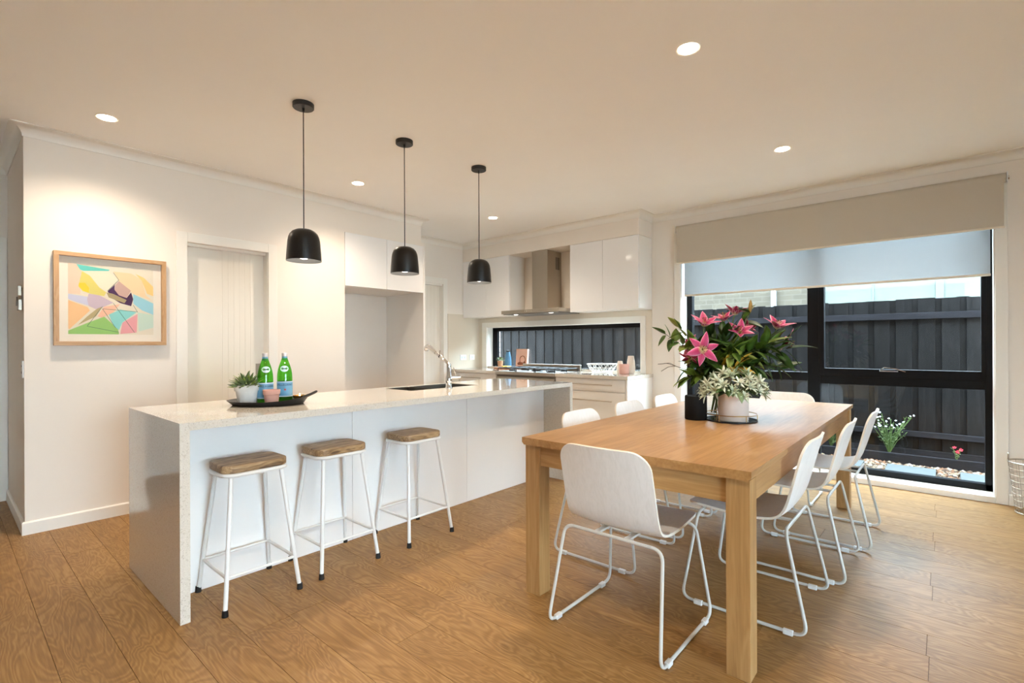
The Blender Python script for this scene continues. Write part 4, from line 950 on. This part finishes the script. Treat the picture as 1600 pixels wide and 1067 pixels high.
for k in range(14):
    a = 2.4 * k; e = .04 + .009 * k; stm.tube([(.02 * math.cos(a), .02 * math.sin(a), .14), (e * math.cos(a), e * math.sin(a), .20), (1.1 * e * math.cos(a), 1.1 * e * math.sin(a), .235)], .003, 5)
stm.build('stems', 'sage', t)
for k in range(30):
    a = 2.399 * k; q = .06 + .10 * ((k * 7) % 30) / 30
    place_leaf('leaf', sg, t, (q * math.cos(a), q * math.sin(a), .165 + .05 * RR.random()), (math.cos(a), math.sin(a), RR.uniform(-.5, .4)), RR.uniform(-.4, .4), RR.uniform(.8, 1.3), RR.choice(['sage', 'sage', 'leafdark', 'leafmid']))
# glass vase of lilies
VX, VY = 3.335, 1.13; VD = VX * FW.x + VY * FW.y
t = thing('glass_vase', 'clear flared glass vase holding the lilies behind the planter', 'vase', (VX, VY, TT))
MB().lathe([(.002, 0), (.078, 0), (.080, .004), (.058, .10), (.048, .17), (.055, .235), (.053, .235), (.046, .17), (.055, .10), (.076, .008), (.002, .008)], 36).build('vase_wall', 'glassobj', t, smooth='auto')
MOUTH = Vector((VX, VY, TT + .225)); FOOT = Vector((VX, VY, TT + .02))
pet = leafmesh('petal', .105, .050, .42, .12, .95, 7); pet.materials.append(MATS['petal'])
big = leafmesh('leaf', .125, .054, .22, .22, .9, 6); big.materials.append(MATS['leafmid'])
lng = leafmesh('leaf', .130, .036, .25, .2, .95, 6); lng.materials.append(MATS['leafdark'])
rnd_ = leafmesh('leaf', .066, .042, .12, .15, .85, 5); rnd_.materials.append(MATS['leafmid'])
def stalk(t, path, r=.004, mat='stem'): return MB().tube(fillet(path, .05, 5), r, 6).build('stem', mat, t, smooth='auto')
def camvec(r, u, c): return RT * r + UP * u - FW * c
RB = random.Random(3)
def jit(p, s=.02): return Vector(p) + Vector((RB.uniform(-s, s), RB.uniform(-s, s), RB.uniform(-s, s)))
def lily(u, v, dd, facing_, size, label, nleaf=5):
    c = PX(u, v, VD + dd); d = facing_.normalized()
    t = thing('pink_lily', label, 'lily', (0, 0, 0), 0, 'pink lilies in the glass vase')
    a = 2 * PI * RB.random(); foot = FOOT + Vector((.03 * math.cos(a), .03 * math.sin(a), 0)); mo = MOUTH + Vector((.025 * math.cos(a + 2), .025 * math.sin(a + 2), 0))
    nk = c - d * .03; midp = mo.lerp(nk, .55) + Vector((0, 0, .03))
    stalk(t, [foot, mo, midp, nk, c])
    q = d.to_track_quat('Z', 'Y').to_matrix()
    for k in range(6):
        an = 2 * PI * k / 6 + .3; rad = q @ Vector((math.cos(an), math.sin(an), 0)); dr = (rad * .92 + d * ((.62 if k % 2 else .48) + (.80 if d.z > .6 else 0)))
        o = D.objects.new('petal', pet); COL.objects.link(o); x = dr.normalized(); z = (d - x * d.dot(x)).normalized(); y = z.cross(x); M3 = Matrix((x, y, z)).transposed()
        o.matrix_local = Matrix.Translation(c - d * .012) @ M3.to_4x4() @ Matrix.Scale(size / .105 * (1.0 if k % 2 else .92), 4); o.parent = t
    sm = MB()
    for k in range(6):
        an = 2 * PI * k / 6; e = c + d * .045 + q @ Vector((.018 * math.cos(an), .018 * math.sin(an), 0)); sm.tube([c, e], .0011, 4)
    sm.tube([c, c + d * .055], .0018, 5); sm.build('stamens', 'stamen', t)
    an_ = MB()
    for k in range(6):
        an = 2 * PI * k / 6; e = c + d * .045 + q @ Vector((.018 * math.cos(an), .018 * math.sin(an), 0)); f_ = q @ Vector((-math.sin(an), math.cos(an), 0)) * .006; an_.tube([e - f_, e + f_], .0022, 5)
    an_.build('anthers', 'anther', t)
    for k in range(nleaf):
        p = mo.lerp(nk, .35 + .6 * k / nleaf); out = camvec(RB.uniform(-1, 1), RB.uniform(-.3, .5), RB.uniform(-.2, .8))
        place_leaf('leaf', RB.choice([big, lng]), t, p, out, RB.uniform(-.6, .6), RB.uniform(.8, 1.25), RB.choice(['leafdark', 'leafdark', 'leafmid']))
L_ = 'pink lily in the vase, '
lily(1098, 546, -.16, camvec(-.02, .12, 1), .108, L_ + 'fully open star facing outward above the black candle', 4)
lily(1100, 508, -.05, camvec(.05, .9, .45), .112, L_ + 'opening upward above the star shaped bloom')
lily(1131, 500, .02, camvec(-.2, .9, .2), .085, L_ + 'half open between the upward bloom and the brown bud')
lily(1148, 490, .08, camvec(.25, 1, -.1), .092, L_ + 'tilted backward behind the brown bud')
lily(1156, 520, -.06, camvec(-.1, .65, .6), .100, L_ + 'in the heart of the bouquet under the brown bud', 7)
lily(1214, 512, -.02, camvec(.15, .95, .35), .112, L_ + 'opening upward beside the window mullion', 6)
lily(1077, 541, .02, camvec(-.75, .45, .35), .085, L_ + 'seen sideways beside the round leaved branch')
lily(1228, 532, .02, camvec(.85, -.45, .3), .090, L_ + 'drooping beneath the bloom next to the mullion')
lily(1078, 560, -.02, camvec(-.5, -.75, .3), .080, L_ + 'hanging down at the side of the star shaped bloom')
lily(1166, 512, .06, camvec(.7, .6, .2), .090, L_ + 'turned toward the mullion beside the central bloom')
def budstem(u, v, dd, label, size=.07):
    tip = PX(u, v, VD + dd); t = thing('lily_bud', label, 'flower bud')
    lo = tip + Vector((-.012, .0, -size)); stalk(t, [FOOT, MOUTH, MOUTH.lerp(lo, .6), lo], .003)
    ax = (tip - lo); m2 = MB(); n = 12
    for k, (s_, r) in enumerate(((0, .003), (.15, .009), (.4, .0125), (.7, .010), (.92, .004), (1, .001))):
        for j in range(n): an = 2 * PI * j / n; m2.v.append(tuple(lo + ax * s_ + Vector((r * math.cos(an), r * math.sin(an), 0))))
    for k in range(5):
        for j in range(n): l = (j + 1) % n; m2.face([k * n + j, k * n + l, (k + 1) * n + l, (k + 1) * n + j])
    m2.build('bud', 'bud', t, smooth='auto')
    place_leaf('leaf', lng, t, lo + Vector((0, 0, .0)), camvec(-1, .5, .1), .3, .8, 'leafdark')
budstem(1173, 468, -.04, 'brown green closed lily bud standing highest in the bouquet', .085)
def branch(label, end, nl, lm, mats, spread, s0, s1, leafs=None, cat='branch', dirs=None, twig='stem', side=1.0):
    t = thing('foliage_branch', label, cat, (0, 0, 0), 0, 'foliage branches in the glass vase'); e = PX(*end[:2], VD + end[2])
    mid = MOUTH.lerp(e, .5) + Vector((0, 0, .04)); path = fillet([FOOT, MOUTH, mid, e], .08, 6)
    MB().tube(path, .003, 6, r1=.0015).build('stem', twig, t, smooth='auto')
    nl = int(nl * 1.5)
    for k in range(nl):
        f_ = .25 + .75 * (k + .5) / nl; p = MOUTH.lerp(mid, f_ * 2) if f_ < .5 else mid.lerp(e, (f_ - .5) * 2)
        along = (e - MOUTH).normalized(); sd = 1 if k % 2 else -1
        out = along * .6 + camvec(RB.uniform(-.5, .5), sd * spread * RB.uniform(.5, 1), RB.uniform(-.3, .9) * side)
        place_leaf('leaf', lm, t, jit(p, .008), out, RB.uniform(-.7, .7), RB.uniform(s0, s1), RB.choice(mats))
    place_leaf('leaf', lm, t, e, e - mid, .2, s1, mats[0])
    return t
branch('branch of small round green leaves reaching toward the island', (1040, 522, .02), 9, rnd_, ['leafmid', 'leafmid', 'leafpale'], .9, 1.1, 1.5)
branch('branch of round pale leaves just above the side lily', (1062, 512, -.02), 7, rnd_, ['leafpale', 'leafmid'], .9, 1.2, 1.6)
branch('low branch of hanging pale green leaves over the black candle', (1075, 590, -.03), 9, big, ['leafpale', 'leafmid', 'leafmid'], .8, .7, .95)
branch('low branch of dark leaves hanging beside the black candle', (1100, 585, -.1), 8, big, ['leafmid', 'leafdark'], .9, .7, 1.0)
branch('branch of broad dark leaves pointing to the window mullion', (1228, 545, 0), 9, lng, ['leafdark'], .8, 1.1, 1.6)
branch('low branch of dark leaves drooping above the far table corner', (1222, 575, .02), 8, big, ['leafdark'], .7, .8, 1.15)
branch('branch of long dark leaves at the back of the bouquet', (1160, 500, .10), 9, lng, ['leafdark', 'leafmid'], 1.0, .9, 1.3)
branch('branch with one broad pale leaf right of the bouquet heart', (1196, 538, -.14), 7, big, ['leafpale', 'leafmid', 'leafmid'], .9, .9, 1.2)
branch('branch of mixed leaves in front of the bouquet heart', (1150, 545, -.16), 10, big, ['leafmid', 'leafdark', 'leafpale'], 1.0, .8, 1.1)
branch('low branch of dark leaves filling the gap above the planter', (1180, 572, -.10), 10, big, ['leafdark', 'leafmid'], 1.0, .8, 1.1)
branch('low branch of mid green leaves behind the planter', (1128, 568, -.06), 10, big, ['leafdark', 'leafmid'], 1.0, .8, 1.1)
branch('short branch of yellow leaves above the planter', (1150, 575, -.16), 4, lng, ['yellowleaf'], .5, .9, 1.1)
branch('branch of dark leaves between the star shaped bloom and the bud', (1135, 530, -.04), 12, big, ['leafdark', 'leafdark', 'leafmid'], 1.0, .9, 1.2)
branch('branch of dark leaves under the upward bloom by the mullion', (1205, 540, -.04), 12, big, ['leafdark', 'leafdark', 'leafmid'], 1.0, .9, 1.2)
branch('branch of olive leaves filling behind the star shaped bloom', (1090, 545, .06), 12, big, ['leafdark', 'leafmid'], 1.0, .8, 1.1)
branch('branch of dark leaves behind the upward facing lilies', (1110, 520, .08), 9, big, ['leafdark', 'leafmid'], 1.0, .9, 1.2)
t = thing('bare_twig', 'thin bare forked twig sticking out toward the island', 'twig')
e = PX(1056, 572, VD); MB().tube(fillet([FOOT, MOUTH, MOUTH.lerp(e, .5), e], .08, 5), .002, 5).build('stem', 'twig', t)
for (u, v, s_) in ((1028, 569, 0), (1037, 568, .015), (1033, 580, -.01)):
    q = PX(u, v, VD - s_); MB().tube(fillet([e, e.lerp(q, .5) + Vector((0, 0, .012)), q], .03, 4), .0014, 5, r1=.002).build('shoot', 'twig', t)
place_leaf('leaf', lng, t, PX(1072, 578, VD - .02), PX(1052, 591, VD) - PX(1072, 572, VD), .5, 1.0, 'leafdark')

# ------------------------------------------------------------------ wire basket by the wall
t = thing('wire_basket', 'tall silver wire wastepaper basket against the wall beside the window', 'basket', (5.20, -.487, 0))
def ring(r, z, n=36): return [(r * math.cos(2 * PI * k / n), r * math.sin(2 * PI * k / n), z) for k in range(n)]
MB().tube(ring(.137, .372), .005, 6, closed=True).build('top_rim', 'nickel', t, smooth='auto')
MB().tube(ring(.098, .006), .005, 6, closed=True).build('base_ring', 'nickel', t, smooth='auto')
for k in range(1, 8):
    f_ = k / 8; MB().tube(ring(.098 + .039 * f_, .006 + .366 * f_), .0018, 5, closed=True).build('hoop', 'nickel', t)
for k in range(18):
    a = 2 * PI * k / 18; MB().tube([(.098 * math.cos(a), .098 * math.sin(a), .006), (.137 * math.cos(a), .137 * math.sin(a), .372)], .0018, 5).build('upright', 'nickel', t)
for s_ in (-1, 1): MB().tube(fillet([(s_ * .03, -.134 * s_ * 0 + .134 * s_, .372), (s_ * .03, .134 * s_, .43), (-s_ * .03, .134 * s_, .43), (-s_ * .03, .134 * s_, .372)], .02), .004, 6).build('handle', 'nickel', t, smooth='auto')
bs = MB()
for k in range(-3, 4): y = k * .026; h = math.sqrt(.098 ** 2 - y * y); bs.tube([(-h, y, .006), (h, y, .006)], .0018, 5).tube([(y, -h, .006), (y, h, .006)], .0018, 5)
bs.build('base_grid', 'nickel', t)

# ------------------------------------------------------------------ garden strip, fence, neighbour
GZ = -.05
gd = struct(MB().box(XO, 14, -12, 13, GZ - .3, GZ - .012).box(-12, XO, -12, Y_BACK - .11, GZ - .3, GZ - .012).build('ground', 'soil'), 'bare ground of the narrow garden strip')
def pebble_field(x0, x1, y0, y1, n):
    rr = random.Random(9); m = MB(); cols = 4
    base_ = [(0, 0, 1)] + [(math.cos(2 * PI * k / 5), math.sin(2 * PI * k / 5), .25) for k in range(5)] + [(math.cos(2 * PI * (k + .5) / 5), math.sin(2 * PI * (k + .5) / 5), -.5) for k in range(5)]
    for i in range(n):
        x, y = rr.uniform(x0, x1), rr.uniform(y0, y1)
        if 6.11 < x < 6.57 and any(a - .01 < y < b + .01 for a, b in ((-.52, -.11), (.07, .46), (.66, 1.05), (1.24, 1.63))): continue
        s = rr.uniform(.012, .026); an = rr.uniform(0, 6.28); z = GZ - .012 + rr.uniform(.0, .012); e = rr.uniform(.6, 1); fl_ = rr.uniform(.45, .8)
        b = len(m.v); m.cur = rr.randrange(cols)
        for a, c, h in base_: q = (a * s, c * s * e); m.v.append((x + q[0] * math.cos(an) - q[1] * math.sin(an), y + q[0] * math.sin(an) + q[1] * math.cos(an), z + h * s * fl_ + .006))
        for k in range(5):
            l = (k + 1) % 5; m.face([b, b + 1 + k, b + 1 + l]); m.face([b + 1 + k, b + 6 + k, b + 1 + l]); m.face([b + 1 + l, b + 6 + k, b + 6 + l])
    return m
for nm, c in (('pebA', (124, 108, 90)), ('pebB', (112, 80, 60)), ('pebC', (142, 132, 120)), ('pebD', (80, 64, 54))): plain(nm, rgb(*c), .8, spec=.1)
tag(pebble_field(XO + .03, 6.79, -.9, 3.0, 6200).build('gravel', ['pebA', 'pebB', 'pebC', 'pebD']), 'pinkish white pebble gravel between window and fence', 'gravel', None, 'stuff')
for k, (y0, y1, l) in enumerate(((-.52, -.11, 'beside the red flower'), (.07, .46, 'beside the white flowering shrub'), (.66, 1.05, 'near the table end of the window'), (1.24, 1.63, 'nearest the lilies'))):
    tag(MB().box(6.12, 6.56, y0, y1, GZ - .012, GZ + .030).build('paver', 'paver', bevel=.004), 'square grey concrete paver in the gravel ' + l, 'paver', 'pavers in the gravel')
tag(MB().box(6.80, 6.85, -1.2, 3.2, GZ - .04, .05).build('garden_edging', 'sleeper', bevel=.004), 'dark timber edging board behind the gravel', 'edging')
struct(MB().box(6.85, 7.06, -1.2, 3.2, GZ - .03, .015).build('garden_bed', 'soil'))
fn = thing('paling_fence', 'tall charcoal stained paling fence behind the windows', 'fence')
pw, pitch = .142, .196
pa = MB().box(0, .016, -pw / 2, pw / 2, 0, 1.70).build('paling', 'fencewood', fn, bevel=.002); pb = MB().box(0, .014, -.05, .05, 0, 1.70).build('paling', 'fencewood', fn)
k = 0; y = -2.4
while y < 9.2:
    for ob, dx, dy in ((pa, 7.045, 0), (pb, 7.063, pitch / 2)):
        o = ob if k == 0 else ob.copy()
        if k: COL.objects.link(o)
        o.parent = fn; o.location = (dx, y + dy, .03 + RB.uniform(-.008, .008))
    y += pitch; k += 1
for z0, z1 in ((1.508, 1.578), (.222, .280), (.90, .90)):
    if z1 > z0: MB().box(7.0, 7.044, -2.5, 9.3, z0, z1).build('rail', 'sleeper', fn, bevel=.003)
MB().box(7.02, 7.044, -2.5, 9.3, GZ, .080).build('plinth_board', 'sleeper', fn, bevel=.003)
for y in (-2.4, .9, 3.9, 6.6): MB().box(7.08, 7.16, y - .05, y + .05, GZ, 1.66).build('post', 'sleeper', fn)
# bricks of the house return seen through the end of the splash window
bp = struct(MB().box(XO + .02, 6.13, 5.60, 5.70, GZ, 1.80).build('wall_outer', 'mortar'), 'white brick return of the house outside the splash window')
bm0 = None
for r in range(9):
    for c in range(2):
        xa = XO + .03 + c * .24 - (0 if r % 2 else .0); z = .95 + r * .086
        o = MB().box(0, .229 if c == 0 else .215, -.006, .006, 0, .076).build('brick', 'brickwhite', bp, bevel=.003) if bm0 is None else bm0.copy()
        if bm0 is None: bm0 = o
        else: COL.objects.link(o)
        o.parent = bp; o.location = (xa, 5.597, z)
nh = thing('neighbour_house', 'pale brick neighbouring house with wide windows behind the fence', 'house')
NX = 9.4
MB().box(NX, NX + .3, -3, 10, GZ, 2.62).build('brick_wall', 'brickfar', nh)
ev = MB().box(NX - .42, NX + .3, -3, 10, 2.62, 2.66).build('eave', 'eave', nh)
MB().box(NX - .47, NX - .42, -3, 10, 2.60, 2.74).build('gutter', 'farframe', ev)
MB().prism([(NX - .42, 2.66), (NX + 3.4, 4.2), (NX + 3.4, 2.66)], -3, 10, 'Y').build('roof', 'farframe', nh)
for y0, y1 in ((-2.0, .05), (.05, 1.50)):
    wf = MB().box(NX - .03, NX, y0, y0 + .045, 1.1, 2.32).box(NX - .03, NX, y1 - .045, y1, 1.1, 2.32).box(NX - .03, NX, y0, y1, 2.28, 2.33).box(NX - .03, NX, y0, y1, 1.08, 1.13).build('window', 'farframe', nh)
    MB().box(NX - .012, NX - .006, y0 + .045, y1 - .045, 1.13, 2.28).build('blind', 'farblind', wf)
    MB().box(NX - .024, NX - .02, y0 + .045, y1 - .045, 1.13, 2.28).build('pane', 'glass', wf)
    ym = (y0 + y1) / 2 + .05; MB().box(NX - .03, NX - .005, ym - .01, ym + .01, 1.13, 2.28).build('glazing_bar', 'farframe', wf)
MB().tube(fillet([(NX - .06, 2.2, GZ), (NX - .06, 2.2, 2.30), (NX - .40, 2.2, 2.60)], .1), .045, 10).build('downpipe', 'pipe', nh, smooth='auto')
# plants in the bed
def shrub(label, x, y, z, h, rad, nl, flower, nf, fs, cat='shrub'):
    t = thing('garden_plant', label, cat, (x, y, z)); rr = random.Random(int(y * 100) + 7)
    st_ = MB(); tips = []
    for k in range(max(4, nl // 5)):
        a = rr.uniform(0, 6.28); q = rad * rr.uniform(.2, 1); p = Vector((q * math.cos(a), q * math.sin(a), h * rr.uniform(.55, 1.0))); tips.append(p); st_.tube([(0, 0, 0), (p.x * .4, p.y * .4, p.z * .55), tuple(p)], .003, 5)
    st_.build('stems', 'stem', t)
    for k in range(nl):
        p = rr.choice(tips) * rr.uniform(.3, 1.0); place_leaf('leaf', rnd_, t, p, (rr.uniform(-1, 1), rr.uniform(-1, 1), rr.uniform(.0, 1)), rr.uniform(-.5, .5), rr.uniform(.3, .6), 'shrubleaf')
    for k in range(nf):
        p = tips[k % len(tips)] + Vector((rr.uniform(-.02, .02), rr.uniform(-.02, .02), .01)); f_ = MB()
        for j in range(5):
            a = 2 * PI * j / 5; f_.v += [(0, 0, 0), (fs * math.cos(a - .45), fs * math.sin(a - .45), .006), (fs * 1.25 * math.cos(a), fs * 1.25 * math.sin(a), .010), (fs * math.cos(a + .45), fs * math.sin(a + .45), .006)]; f_.face([4 * j, 4 * j + 1, 4 * j + 2, 4 * j + 3])
        o = f_.build('flower', flower, t, loc=p); o.rotation_euler = (rr.uniform(-.4, .9), rr.uniform(-1.2, -.2), 0)
shrub('loose shrub with small white flowers growing before the fence', 6.93, .47, .015, .44, .24, 170, 'whiteflower', 26, .010)
shrub('low shrub with pale flowers in the bed behind the table legs', 6.93, 1.02, .015, .30, .17, 100, 'whiteflower', 18, .014)
shrub('small plant with one red flower cluster in the garden bed', 6.93, -.09, .015, .14, .06, 22, 'redflower', 5, .015, 'flower')
